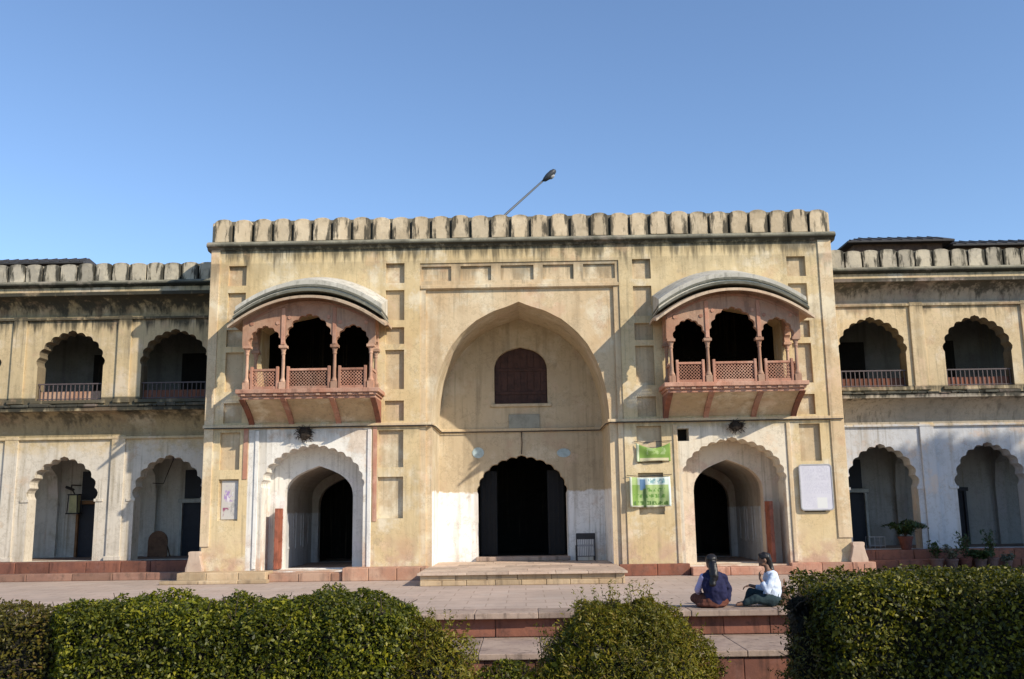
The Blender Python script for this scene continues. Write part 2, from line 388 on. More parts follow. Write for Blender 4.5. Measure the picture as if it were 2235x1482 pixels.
def foil(cx, a, zb, zs, za, k=4, bulge=.30, seg=5, tip=.05):
    """multifoil (cusped) arch: k foils each side of a pointed crown foil"""
    h = arch_half(2*k+2); r = za-zs
    P = [Vector((a*x, r*z)) for x,z in h[::2]]         # k+1 cusps up the right side
    P = [Vector((a*x, r*z)) for x,z in [arch_half(40)[int(round(39*(i/(k+.5))))] for i in range(k+1)]]
    out = []
    def arc(p, q):
        c = q-p; L = c.length; nrm = Vector((c.y,-c.x)).normalized(); res = []
        for i in range(1, seg+1):
            t = i/seg; res.append(p+c*t+nrm*(math.sin(math.pi*t)*bulge*L))
        return res
    right = [P[0]]
    for i in range(k): right += arc(P[i], P[i+1])
    last = right[-1]; top = Vector((0, r+tip))
    mid = Vector((last.x*.75, last.y+(top.y-last.y)*.62))
    crown = [mid, Vector((last.x*.30, last.y+(top.y-last.y)*.80)), top]
    R = right+crown
    pts = [(cx+a, zb)]+[(cx+p.x, zs+p.y) for p in R]+[(cx-p.x, zs+p.y) for p in reversed(R[:-1])]+[(cx-a, zb)]
    return pts
def rect(x0,x1,z0,z1): return [(x0,z0),(x1,z0),(x1,z1),(x0,z1)]

# ================================================================== SETTING
g = G().box(-260,260,-120,400,-1.6,-1.0); tag(mk('ground', g, M_SOIL), kind='structure')
terr = tag(mk('terrace', G().box(-60,60,-8.86,40,-1.0,0.), M_PAVE), kind='structure')
# retaining wall of the terrace: stones and copings, then a ledge and a lower riser
def course(x0, x1, w, y0, y1, z0, z1, mat, name, parent, bev=.012, jit=.012, gap=.008):
    x = x0
    while x < x1-.05:
        ww = min(w*random.uniform(.82,1.18), x1-x); d = random.uniform(-jit,jit)
        mk(name, G().box(x+gap/2, x+ww-gap/2, y0+d, y1, z0, z1), mat, parent, bevel=bev); x += ww
course(-9.,9.,1.25,-9.10,-8.30,-.085,.012,M_TREAD,'coping_stone',terr)
course(-9.,9.,.95,-8.93,-8.86,-.40,-.09,M_WALLRED,'wall_stone',terr)
ledge = tag(mk('ledge', G().box(-60,60,-10.75,-8.87,-1.0,-.50), M_TREAD), kind='structure')
course(-9.,9.,1.1,-10.86,-8.95,-.495,-.405,M_TREAD,'tread_slab',ledge)
course(-9.,9.,.9,-10.80,-10.75,-1.0,-.50,M_WALLRED,'wall_stone',ledge)

# ================================================================== GATEHOUSE
gate = empty('gatehouse',(0,0,0),'tall central cream plaster gatehouse with pointed portal niche and two sandstone balconies','building')
DL, DR = -5.67, 5.60          # centres of the side doors
BL, BR = -5.63, 5.57          # centres of the balconies
PX = {'lo':(-8.14,-7.64),'li':(-3.75,-3.23),'ri':(3.10,3.61),'ro':(7.38,7.90)}
PZ = [(8.0,8.57),(6.95,7.80),(6.28,6.75),(5.03,6.12),(4.17,4.72)]
PZL = [(2.92,3.92),(1.57,2.67)]
panels = []
for k,(a,b) in PX.items():
    for z0,z1 in PZ: panels.append((a,b,z0,z1))
for a,b in ((-8.20,-7.66),(-3.92,-3.24),(3.05,3.72),(7.42,7.98)):
    for z0,z1 in PZL: panels.append((a,b,z0,z1))
doorL = foil(DL,1.36,.24,2.42,3.52,7,.24,4,.07); doorR = foil(DR,1.37,.24,2.42,3.52,7,.24,4,.07)
CR = (-2.80,2.72,.02,8.55)
def bop(c): return [(c-1.52,4.97),(c+1.52,4.97),(c+1.52,6.72),(c+1.0,7.05),(c,7.25),(c-1.0,7.05),(c-1.52,6.72)]
balop = [bop(BL),bop(BR)]
vent = rect(4.15,4.46,3.50,3.84)
holesA = [rect(*p) for p in panels]+[doorL,doorR,rect(*CR)]+balop+[vent]
mk('front_wall', G().prism(rect(-8.6,8.6,-.3,9.05),0,.14,holesA), M_FRONT, gate)
mk('core_wall', G().prism(rect(-8.58,8.58,-.3,9.04),.141,.80,[doorL,doorR,rect(*CR)]+balop+[vent]), M_FRONT, gate)
for p in panels:
    mk('panel', G().box(p[0]+.003,p[1]-.003,.105,.139,p[2]+.003,p[3]-.003), M_PANEL, gate)
    if p[3] < 4.0 and p[0] > -4: continue
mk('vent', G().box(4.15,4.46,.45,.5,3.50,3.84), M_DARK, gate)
# portal frame: flat band with five panels, inner recess, spandrel with the great arch
five = [(-2.76,-1.93),(-1.67,-.82),(-.55,.36),(.62,1.47),(1.74,2.62)]
fz = (8.04,8.46)
mk('portal_frame', G().prism(rect(-2.798,2.718,.02,8.548),.03,.13,[rect(a,b,*fz) for a,b in five]+[rect(-2.64,2.56,.06,7.80)]), M_FRAME, gate)
for a,b in five: mk('panel', G().box(a+.003,b-.003,.095,.128,fz[0]+.003,fz[1]-.003), M_FRAME, gate)
mk('portal_moulding', G().box(-2.79,2.71,-.015,.03,7.82,7.92), M_FRAME, gate, bevel=.012)
NA = arch(-.07,2.41,.05,4.30,7.39,22)
mk('spandrel', G().prism(rect(-2.638,2.558,.04,7.798),.10,.14,[NA]), M_FRAME, gate)
mk('niche_vault', G().prism(rect(-3.2,3.1,-.2,8.5),.141,2.5,[arch(-.07,2.41,.0,4.30,7.39,22)]), M_NICHE, gate)
ndoor = foil(-.06,1.30,.40,2.22,3.28,6,.20,4,.06); nwin = arch(-.05,.79,4.86,5.92,6.56,10)
mk('niche_back_wall', G().prism(rect(-2.9,2.8,-.2,8.2),2.501,2.95,[ndoor,nwin]), M_NICHE, gate)
# shutter of the niche window: upright boards cut to the arch
wtop = arch(-.05,.79,4.86,5.92,6.56,10)
def arch_top(x, cx=-.05, a=.79, zs=5.92, za=6.56):
    P = np.array(ARCHP)[::-1]; return zs+(za-zs)*float(np.interp(abs(x-cx)/a, P[:,0], P[:,1]))
shut = mk('window_shutter', G().box(-.85,.75,2.72,2.76,4.84,6.6), M_WOOD, gate)
nb = 8
for i in range(nb):
    x0 = -.84+i*1.58/nb+.006; x1 = -.84+(i+1)*1.58/nb-.006
    xs = np.linspace(x0,x1,4)
    mk('board', G().prism([(x0,4.865),(x1,4.865)]+[(x,arch_top(x)-.004) for x in reversed(xs)],2.68+random.uniform(0,.008),2.719), M_WOOD, shut)
for z in (5.15,5.85): mk('rail', G().box(-.82,.72,2.655,2.68,z,z+.09), M_WOOD, shut, bevel=.008)
mk('sill', G().box(-.95,.85,2.42,2.5,4.76,4.85), M_NICHE, gate, bevel=.015)
mk('plaque', G().box(-.43,.49,2.46,2.5,4.12,4.53), M_SLATE, gate, bevel=.01)
for cx,cz,rx,rz,m in ((-1.34,3.42,.17,.16,M_PALEBLUE),(1.18,3.38,.20,.13,M_PALEBLUE)):
    pts = [(cx+rx*math.cos(i*math.pi/10), cz+rz*math.sin(i*math.pi/10)) for i in range(20)]
    mk('painted_medallion', G().prism(pts,2.485,2.5), m, gate)
# portal door: dark open leaves deep inside and a threshold
mk('threshold', G().box(-1.42,1.30,2.38,3.0,.30,.42), M_TREAD, gate, bevel=.015)
for sx in (-1,1):
    lf = mk('door_leaf', G().box(-.06+sx*1.0-.25,-.06+sx*1.0+.25,3.05,3.12,.44,2.9), M_BLACK, gate)
    for k in range(4): mk('bar', G().box(-.06+sx*1.0-.22+k*.14,-.06+sx*1.0-.19+k*.14,3.02,3.05,.46,2.85), M_BLACK, lf)
# string course at mid height, running round the niche
for n,b in (('string_course',(-8.68,-2.48,-.06,0,4.04,4.12)),('string_course',(2.34,8.62,-.06,0,4.04,4.12)),
          ('string_course',(-2.48,-2.42,-.06,2.5,4.04,4.12)),('string_course',(2.28,2.34,-.06,2.5,4.04,4.12)),('string_course',(-2.42,2.28,2.44,2.5,4.04,4.12))):
    mk(n, G().box(*b), M_FRAME, gate, bevel=.012)
# black cable clipped under the string course
for pts in ([(-8.62,-.07,4.03),(-6.5,-.07,4.025),(-4.2,-.07,4.03),(-2.48,-.07,4.03),(-2.40,.4,4.03),(-2.40,2.42,4.03),(0,2.42,4.02),(2.26,2.42,4.03),(2.26,.4,4.03),(2.36,-.07,4.03),(4.4,-.07,4.02),(6.6,-.07,4.03),(8.6,-.07,4.03)],
            [(-.05,2.46,4.02),(-.04,2.45,3.7),(-.06,2.45,3.36)]):
    mk('cable', G().tube(pts,.016,6), M_IRON, gate)
# corner strips and their pedestals
mk('corner_strip', G().box(-8.64,-8.39,-.035,0,.9,9.04), M_FRAME, gate, bevel=.01)
mk('corner_strip', G().box(8.26,8.63,-.035,0,.9,9.04), M_FRAME, gate, bevel=.01)
for sx,x in ((-1,-8.72),(1,8.72)):
    pr = [(-.30,0),(.30,0),(.30,.12),(.24,.30),(.19,.52),(.21,.56),(.21,.64),(.15,.66),(-.15,.66),(-.21,.64),(-.21,.56),(-.19,.52),(-.24,.30),(-.30,.12)]
    mk('pedestal', G().prism([(x+a*.75,.26+b*.8) for a,b in pr],-.18,.0), M_PLAT, gate, bevel=.012)
# rust-red painted strips beside the left door bay, white colonnettes
for a,b,z0,z1 in ((-7.56,-7.44,2.66,4.03),(-4.06,-3.95,1.5,4.03)):
    mk('red_strip', G().box(a,b,-.02,0,z0,z1), M_PINK, gate)
for cx in (DL,DR):
    for s_ in (-1,1):
        mk('colonnette', G().box(cx+s_*1.52-.055,cx+s_*1.52+.055,-.035,0,.3,3.95), M_WHITE if cx<0 else M_FRAME, gate, bevel=.015)
# upper cornice and merlons
prof = [(.0,9.0),(-.05,9.02),(-.09,9.07),(-.17,9.10),(-.17,9.17),(-.12,9.22),(-.02,9.26),(.8,9.26),(.8,9.0)]
mk('cornice', G().sweep(prof,-8.74,8.74), M_CORNICE, gate)
mk('parapet', G().box(-8.56,8.56,.10,.42,9.255,9.885), M_PARAPET, gate)
mer = [(-.244,9.25),(.244,9.25),(.242,9.79),(.228,9.84),(.18,9.875),(.11,9.90),(0,9.912),(-.11,9.90),(-.18,9.875),(-.228,9.84),(-.242,9.79)]
n = 31; first = None
for i in range(n):
    x = -8.6+.28+(17.2-.56)*i/(n-1)
    if first is None: first = mk('merlon', G().prism([(x+a,b) for a,b in mer],-.06,.099), M_MERLON, gate, bevel=.012, origin=(x,0,9.25)); m0 = first
    else:
        c = dup(m0,(x,random.uniform(-.012,.012),9.25+random.uniform(-.025,.012)),gate); c.rotation_euler.y = rad(random.uniform(-.7,.7))
for sx in (-1,1):   # merlons on the side parapets
    for k in range(6):
        y = .36+.56*k; mk('merlon', G().prism([(y+a,b) for a,b in mer],sx*8.6-.08,sx*8.6+.08,plane='YZ'), M_MERLON, gate, bevel=.02)
# shell behind the front: sides, back, roof, floor between storeys, partitions
mk('side_wall', G().box(-8.58,-8.2,.801,9,-.3,9.04), M_FRONT, gate); mk('side_wall', G().box(8.2,8.58,.801,9,-.3,9.04), M_FRONT, gate)
mk('back_wall', G().box(-8.19,8.19,8.6,9,-.3,9.04), M_FRONT, gate)
mk('roof', G().box(-8.19,8.19,.801,8.59,8.75,9.03), M_CORNICE, gate)
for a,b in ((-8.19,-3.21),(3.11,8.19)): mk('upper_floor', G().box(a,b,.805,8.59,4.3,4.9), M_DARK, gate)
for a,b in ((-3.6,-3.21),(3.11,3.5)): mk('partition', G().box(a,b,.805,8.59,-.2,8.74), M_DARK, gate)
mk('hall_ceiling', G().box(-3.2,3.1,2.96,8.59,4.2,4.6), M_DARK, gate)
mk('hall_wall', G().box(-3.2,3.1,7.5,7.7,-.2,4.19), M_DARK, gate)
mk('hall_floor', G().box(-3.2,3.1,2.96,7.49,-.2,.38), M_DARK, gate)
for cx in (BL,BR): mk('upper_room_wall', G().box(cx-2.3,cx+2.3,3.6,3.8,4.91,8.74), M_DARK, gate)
# side doors: inner pointed wall, passage with panelled side walls, dark arch at its end
def side_door(cx, sgn):
    inn = arch(cx,.95,.26,2.18,3.02,12,ARCHD)
    wm = M_WHITE if cx<0 else M_PALE
    mk('door_wall', G().prism(rect(cx-1.6,cx+1.6,-.2,4.2),.801,1.15,[inn]), wm, gate)
    for s_ in (-1,1):
        w = mk('passage_wall', G().box(cx+s_*1.0,cx+s_*1.2,1.151,4.6,-.2,3.6) if s_>0 else G().box(cx-1.2,cx-1.0,1.151,4.6,-.2,3.6), M_PASSAGE, gate)
        for k in range(3):
            y0 = 1.5+k*.95; xx = cx+s_*.985
            fr = G()
            for (ya,yb,za,zb) in ((y0,y0+.06,.75,1.75),(y0+.64,y0+.70,.75,1.75),(y0+.06,y0+.64,1.69,1.75),(y0+.06,y0+.64,.75,.81)):
                fr.box(min(xx,cx+s_),max(xx,cx+s_)-.0,ya,yb,za,zb)
            mk('panel_frame', fr, M_PASSAGE, w)
    # vaulted soffit
    h = arch(cx,1.0,2.1,2.18,3.06,12,ARCHD)
    mk('passage_vault', G().prism([(cx-1.25,2.15)]+[(cx-1.25,4.2),(cx+1.25,4.2),(cx+1.25,2.15)]+h[1:-1],1.152,4.6), M_PASSAGE, gate)
    mk('passage_end', G().prism(rect(cx-1.3,cx+1.3,-.2,4.2),4.601,4.9,[arch(cx,.80,.24,1.95,2.80,10,ARCHD)]), M_PASSAGE, gate)
    mk('passage_floor', G().box(cx-1.35,cx+1.35,.1,8.5,-.1,.235), M_TREAD, gate)
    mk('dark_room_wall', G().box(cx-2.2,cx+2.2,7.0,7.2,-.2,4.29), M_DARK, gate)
    # red door leaf folded back against the reveal
    x = cx+sgn*1.02
    lf = mk('door_leaf', G().box(x-.05,x+.05,.30,.80,.27,1.88), M_DOORR, gate, bevel=.01)
    for z in (.45,1.0,1.6): mk('batten', G().box(x-.062,x+.062,.33,.77,z,z+.07), M_DOORR, lf)
side_door(DL,-1); side_door(DR,1)
# plinth stones and steps at the foot of the gatehouse
course(-8.95,-6.66,.8,-.78,-.001,0,.27,M_BUFF,'plinth_stone',gate,.02)
course(-9.30,-6.55,1.0,-1.05,-.79,0,.09,M_BUFF,'step_stone',gate,.02)
course(-6.65,-4.74,.95,-.55,.09,0,.21,M_PINKL,'step_stone',gate,.02)
course(-4.73,-2.55,.72,-.62,-.001,0,.33,M_PINKL,'plinth_stone',gate,.02)
course(2.45,4.3,.9,-.20,-.001,0,.30,M_RED,'plinth_stone',gate,.02)
course(4.31,6.9,.85,-.45,.09,0,.21,M_PINK,'step_stone',gate,.02)
course(6.91,9.1,.8,-.30,-.001,0,.28,M_PINK,'plinth_stone',gate,.02)

# ------------------------------------------------------------------ balconies
def zarc(x, hw, zc, drop): return zc-drop*(abs(x)/hw)**2.05
def curved(cx, hw, y0, y1, f0, f1, n=28):
    """slab over an arched outline: f0(x,y) lower, f1(x,y) upper surface"""
    g = G(); v = []; xs = np.linspace(-hw,hw,n+1); ys = [y0,(y0+y1)/2,y1]
    for top in (0,1):
        for y in ys:
            for x in xs: v.append((cx+x,y,(f1 if top else f0)(x,y)))
    m = n+1; f = []
    def I(t,j,i): return t*3*m+j*m+i
    for j in range(2):
        for i in range(n):
            f.append((I(0,j,i),I(0,j+1,i),I(0,j+1,i+1),I(0,j,i+1))); f.append((I(1,j,i),I(1,j,i+1),I(1,j+1,i+1),I(1,j+1,i)))
    for i in range(n):
        f.append((I(0,0,i),I(0,0,i+1),I(1,0,i+1),I(1,0,i))); f.append((I(0,2,i+1),I(0,2,i),I(1,2,i),I(1,2,i+1)))
    for j in range(2):
        f.append((I(0,j+1,0),I(0,j,0),I(1,j,0),I(1,j+1,0))); f.append((I(0,j,n),I(0,j+1,n),I(1,j+1,n),I(1,j,n)))
    return g.add(v,f)
def lattice(w, h, step=.085, t=.016, d=.03):
    """crossed diagonal bars in a w x h rectangle (X-Z plane, origin lower left)"""
    g = G()
    for s in (1,-1):
        k = -h
        while k < w:
            # line x = k + u (s=1) or x = k+h-u, z = u
            pts = []
            for u in np.linspace(0,h,40):
                x = k+u if s>0 else k+h-u
                if 0 <= x <= w: pts.append((x,u))
            if len(pts) > 2:
                a, b = Vector(pts[0]), Vector(pts[-1]); dd = (b-a).normalized(); nn = Vector((-dd.y,dd.x))*t/2
                g.prism([a-nn,b-nn,b+nn,a+nn],-d/2+(.002 if s>0 else 0),d/2+(.002 if s>0 else 0))
            k += step
    return g
def balcony(cx, label):
    bal = mk('balcony', G().box(cx-1.88,cx+1.88,-1.12,0,4.84,4.95).box(cx-1.82,cx+1.82,-1.06,0,4.77,4.838).box(cx-1.78,cx+1.78,-1.01,0,4.69,4.768), M_PINK, gate, bevel=.012)
    bal['label'] = label
    # plastered cove under the floor and four curved brackets
    cv = [(-.95*(1-t)**1.25-.02, 4.69-.52*t**1.15) for t in np.linspace(0,1,10)]
    mk('cove', G().prism([(0,4.69)]+cv+[(0,4.17)],cx-1.70,cx+1.70,plane='YZ'), M_PANEL, bal)
    bo = [(y-.085*(1-i/11)-.03,z-.03) for i,(y,z) in enumerate(cv)]
    for dx in (-1.72,-.64,.64,1.72):
        mk('bracket', G().prism([(0,4.689)]+[(bo[0][0],4.689)]+bo[1:]+[(-.05,4.08),(0,4.08)],cx+dx-.07,cx+dx+.07,plane='YZ'), M_RED if abs(dx)>1 else M_PINK, bal, bevel=.01)
    # columns
    def column(x,y):
        g = G().box(x-.085,x+.085,y-.085,y+.085,4.951,5.14)
        g.lathe([(.08,0),(.088,.03),(.062,.08),(.05,.12),(.043,.55),(.041,.72),(.058,.76),(.049,.79),(.066,.86),(.09,.93)],(x,y,5.14),10)
        g.box(x-.105,x+.105,y-.105,y+.105,6.05,6.12)
        return mk('column', g, M_PINKL, bal)
    for dx in (-1.64,-.68,.68,1.64): column(cx+dx,-.94)
    for dx in (-1.64,1.64): column(cx+dx,-.12)
    # arched screen across the front
    def opening(c, half, za, k):
        return [p for p in foil(c,half,6.12,6.13,za,k,.26,4,.04)]
    sideL, mid, sideR = opening(cx-1.16,.405,6.62,3), opening(cx,.605,6.92,4), opening(cx+1.16,.405,6.62,3)
    top = [(cx+x, zarc(x,1.76,7.46,.62)) for x in np.linspace(1.76,-1.76,22)]
    out = [(cx-1.76,6.12)]+sideL[::-1]+mid[::-1]+sideR[::-1]+[(cx+1.76,6.12)]+top
    mk('arch_screen', G().prism(out,-1.03,-.87), M_PINKL, bal)
    for s_ in (-1,1):
        o2 = [p for p in foil(-.50,.30,6.12,6.13,6.55,3,.26,4,.04)]
        tz = zarc(1.74,1.76,7.46,.62)
        out = [(-.869,6.12)]+o2[::-1]+[(-.02,6.12),(-.02,tz),(-.869,tz)]
        mk('arch_screen', G().prism(out,cx+s_*1.64-.075,cx+s_*1.64+.075,plane='YZ'), M_PINKL, bal)
    # raised pilaster strips above the middle columns, hood line
    for dx in (-.68,.68): mk('pilaster', G().box(cx+dx-.05,cx+dx+.05,-1.06,-1.031,6.13,7.12), M_PINK, bal, bevel=.008)
    mk('hood_moulding', curved(cx,1.72,-1.055,-1.031,lambda x,y: zarc(x,1.76,7.46,.62)-.22, lambda x,y: zarc(x,1.76,7.46,.62)-.16), M_PINK, bal)
    for dx,zz in ((-1.52,6.70),(-.83,6.72),(-.52,6.86),(.52,6.86),(.83,6.72),(1.52,6.70)):
        mk('rosette', G().prism([(cx+dx+.055*math.cos(k*math.pi/6)*(1 if k%2 else .8), zz+.055*math.sin(k*math.pi/6)*(1 if k%2 else .8)) for k in range(12)],-1.05,-1.031), M_PINK, bal)
    for k in range(13):
        x=cx-1.68+k*.28; mk('dentil', G().box(x-.05,x+.05,-1.09,-1.061,4.775,4.83), M_PINKL, bal)
    # pierced parapets with little posts
    def screen(x0,x1):
        w = x1-x0
        mk('top_rail', G().box(x0,x1,-.985,-.905,5.44,5.50), M_PINK, bal, bevel=.008); mk('bottom_rail', G().box(x0,x1,-.985,-.905,4.952,5.03), M_PINK, bal, bevel=.008)
        L = lattice(w,.42); L.v = [(a+x0,b-.945,c+5.025) for a,b,c in L.v]
        mk('jali_screen', L, M_PINK, bal)
        for x in (x0,x1): mk('post', G().box(x-.035,x+.035,-1.0,-.89,4.953,5.56), M_PINK, bal, bevel=.01)
    for a,b in ((cx-1.50,cx-.82),(cx-.54,cx+.54),(cx+.82,cx+1.50)): screen(a,b)
    for s_ in (-1,1):
        x = cx+s_*1.64
        mk('top_rail', G().box(x-.04,x+.04,-.83,-.23,5.44,5.50), M_PINK, bal); mk('bottom_rail', G().box(x-.04,x+.04,-.83,-.23,4.952,5.03), M_PINK, bal)
        L = lattice(.6,.42); L.v = [(x+b,a-.83,c+5.025) for a,b,c in L.v]
        mk('jali_screen', L, M_PINK, bal)
    # bowed roof: eave slab, two dark mouldings, grey vault behind
    ez = lambda x,y: zarc(x,2.08,7.50,.80)-.15*max(0,(-y-.9))/.5
    mk('eave', curved(cx,2.06,-1.42,-.005,lambda x,y: ez(x,y)-.035, lambda x,y: ez(x,y)+.035), M_EDGE, bal, smooth=False)
    b = lambda x: zarc(x,2.08,7.50,.80)
    mk('roof_moulding', curved(cx,1.98,-1.24,-.006,lambda x,y: b(x)+.036, lambda x,y: b(x)+.105), M_LEAD, bal)
    mk('roof_moulding', curved(cx,1.95,-1.18,-.007,lambda x,y: b(x)+.106, lambda x,y: b(x)+.16), M_VAULT, bal)
    mk('roof_moulding', curved(cx,1.96,-1.22,-.008,lambda x,y: b(x)+.161, lambda x,y: b(x)+.22), M_LEAD, bal)
    mk('roof_vault', curved(cx,1.94,-1.16,-.009,lambda x,y: b(x)+.221, lambda x,y: b(x)+.35+.36*(y+1.16)/1.16), M_VAULT, bal, smooth=False)
    return bal
balcony(BL,'bowed-roof pink sandstone balcony over the whitewashed left doorway')
balcony(BR,'bowed-roof pink sandstone balcony over the right doorway')

# entrance platform in front of the portal
plat = empty('entrance_platform',(0,-2.7,0),'low buff stone platform before the central portal','platform')
mk('top_slab', G().box(-2.46,2.30,-2.62,2.43,.0,.245), M_PLAT, plat)
def pave_top():
    y = -2.78
    for r in range(7):
        x = -2.56; d = .72
        while x < 2.36:
            w = min(random.uniform(.7,1.2), 2.40-x)
            if 2.40-x-w < .25: w = 2.40-x
            mk('slab', G().box(x+.004,x+w-.004,y+.004,y+d-.004,.246,.30+random.uniform(-.004,.004)), M_PLAT, plat, bevel=.006); x += w
        y += d
pave_top()
course(-2.50,2.34,.62,-2.70,-2.621,.002,.12,M_BUFF,'face_stone',plat,.014,.01)
course(-2.50,2.34,.75,-2.68,-2.621,.124,.244,M_BUFF,'face_stone',plat,.014,.01)

# ================================================================== WINGS
YW = 1.9
def wing(sgn, label):
    w = empty('arcade_wing',(sgn*13,YW,0),label,'building')
    X0, X1 = (8.59,18.2)
    def bx(a,b): return (a,b) if sgn>0 else (-b,-a)
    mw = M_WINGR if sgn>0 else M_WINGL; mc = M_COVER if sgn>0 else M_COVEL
    cs = [sgn*c for c in (10.25,13.32,16.39)]
    up = [foil(c,.97,5.10,6.12,7.12,5,.26,4,.07) for c in cs]; lo = [foil(c,.98,.50,2.25,3.40,5,.26,4,.07) for c in cs]
    a,b = bx(X0,X1)
    aw = mk('arcade_wall', G().prism(rect(a,b,-.2,8.5),YW,YW+.50,up+lo), mw, w)
    aw.data.materials.append(M_REVEAL)      # the upper arch reveals, picked by face normal, get a darker plaster
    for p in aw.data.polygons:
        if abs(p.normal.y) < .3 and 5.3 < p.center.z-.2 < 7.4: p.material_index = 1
    # pilasters between the bays, thin frames round the arches
    for p in (11.74 if sgn<0 else 11.60, 14.86):
        for z0,z1 in ((.5,4.05),(5.0,7.6)):
            mk('pilaster', G().box(sgn*p-.20,sgn*p+.20,YW-.06,YW,z0,z1), mw, w, bevel=.012)
            mk('pilaster_base', G().box(sgn*p-.24,sgn*p+.24,YW-.09,YW,z0-.0,z0+.12), mw, w, bevel=.012)
    # impost mouldings and sills
    for c in cs:
        for s_ in (-1,1):
            mk('impost', G().box(c+s_*1.07-.13,c+s_*1.07+.13,YW-.03,YW,2.16,2.24), mw, w, bevel=.01)
        mk('sill', G().box(c-1.1,c+1.1,YW-.07,YW+.1,5.0,5.10), mw, w, bevel=.012)
    # coved eaves
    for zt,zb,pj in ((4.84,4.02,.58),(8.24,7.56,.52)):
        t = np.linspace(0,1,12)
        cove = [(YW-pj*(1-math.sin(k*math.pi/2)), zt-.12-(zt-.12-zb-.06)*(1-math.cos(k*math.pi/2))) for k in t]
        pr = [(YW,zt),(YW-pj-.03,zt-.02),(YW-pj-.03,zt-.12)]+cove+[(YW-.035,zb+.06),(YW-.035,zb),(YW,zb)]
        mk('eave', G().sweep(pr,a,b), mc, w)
        mk('eave_moulding', G().box(a,b,YW-.075,YW-.0,zb-.075,zb-.003), mw, w, bevel=.012)
    # broken, lichened lip on top of the lower eave
    x = X0+.02
    while x < X1-.3:
        ww = random.uniform(.12,.7); h = random.uniform(.0,.09)
        p,q = bx(x,x+ww-.02)
        mk('lip_stone', G().box(p,q,YW-.63+random.uniform(-.03,.02),YW-.3,4.835,4.85+h), M_LIP if random.random()<.8 else M_COVER, w, bevel=.015); x += ww
    # upper band, cornice, merlons
    mk('frieze', G().box(a,b,YW-.10,YW+.50,8.245,8.46), mw, w)
    pr = [(YW-.10,8.46),(YW-.16,8.48),(YW-.24,8.53),(YW-.24,8.59),(YW-.12,8.66),(YW+.6,8.66),(YW+.6,8.46)]
    mk('cornice', G().sweep(pr,a,b), M_CORNICE, w)
    mk('parapet', G().box(a,b,YW+.08,YW+.4,8.655,9.185), M_PARAPET, w)
    mm = [(-.238,0),(.238,0),(.238,.47),(.226,.51),(.17,.535),(.09,.55),(0,.557),(-.09,.55),(-.17,.535),(-.226,.51),(-.238,.47)]
    m0 = None; k = 0; x = X0+.25
    while x < X1-.2:
        xx = sgn*x
        if m0 is None: m0 = mk('merlon', G().prism([(xx+p,8.655+q) for p,q in mm],YW-.08,YW+.079), M_MERLONW, w, bevel=.012, origin=(xx,YW,8.655))
        else:
            c = dup(m0,(xx,YW+random.uniform(-.012,.012),8.655+random.uniform(-.03,.01)),w); c.rotation_euler.y = rad(random.uniform(-.8,.8))
        x += .52
    # galleries
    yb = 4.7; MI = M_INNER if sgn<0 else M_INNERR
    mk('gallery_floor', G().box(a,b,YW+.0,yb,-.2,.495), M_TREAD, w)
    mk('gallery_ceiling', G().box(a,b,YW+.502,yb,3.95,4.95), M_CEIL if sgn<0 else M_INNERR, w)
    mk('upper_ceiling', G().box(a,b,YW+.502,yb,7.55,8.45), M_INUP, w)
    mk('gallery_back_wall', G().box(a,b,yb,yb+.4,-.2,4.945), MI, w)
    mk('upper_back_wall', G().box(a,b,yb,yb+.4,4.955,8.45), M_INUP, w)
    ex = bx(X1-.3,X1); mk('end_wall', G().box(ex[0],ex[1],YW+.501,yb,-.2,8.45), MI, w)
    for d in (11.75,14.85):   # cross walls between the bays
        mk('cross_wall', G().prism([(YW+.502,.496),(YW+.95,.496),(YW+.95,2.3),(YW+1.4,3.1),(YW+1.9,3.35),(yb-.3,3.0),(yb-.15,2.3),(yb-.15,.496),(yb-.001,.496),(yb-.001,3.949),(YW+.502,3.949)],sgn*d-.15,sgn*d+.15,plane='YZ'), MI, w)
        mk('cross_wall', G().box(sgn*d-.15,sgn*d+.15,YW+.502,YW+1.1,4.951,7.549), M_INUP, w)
    # doors in the back walls
    doors = {-1:((-14.02,-13.0,M_BLUE,M_ORANGE),(-10.75,-9.75,M_BLUE,M_LINTEL),(-17.1,-16.1,M_BLUE,M_LINTEL)),1:((9.62,10.62,M_BLUE,M_LINTEL),(12.7,13.7,M_BLUE,M_BLUE),(15.8,16.8,M_BLUE,M_LINTEL))}[sgn]
    for (p,q,md,mf) in doors:
        dr = mk('gallery_door', G().box(p,q,yb-.06,yb-.001,.496,2.12), md, w)
        for e in (p-.07,q): mk('door_jamb', G().box(e,e+.07,yb-.16,yb-.002,.496,2.2), mf, dr)
        mk('door_lintel', G().box(p-.12,q+.12,yb-.22,yb-.002,2.122,2.24), mf, dr, bevel=.01)
        if q != 13.7: mk('transom', G().box(p+.02,q-.02,yb-.05,yb-.003,2.26,3.15), md, dr)
        mk('meeting_stile', G().box((p+q)/2-.03,(p+q)/2+.03,yb-.085,yb-.061,.5,2.1), md, dr)
    for c in (cs[0]+.2*sgn,cs[1]): mk('upper_door', G().box(c-.55,c+.55,yb-.05,yb-.001,4.956,6.9), M_DARK, w)
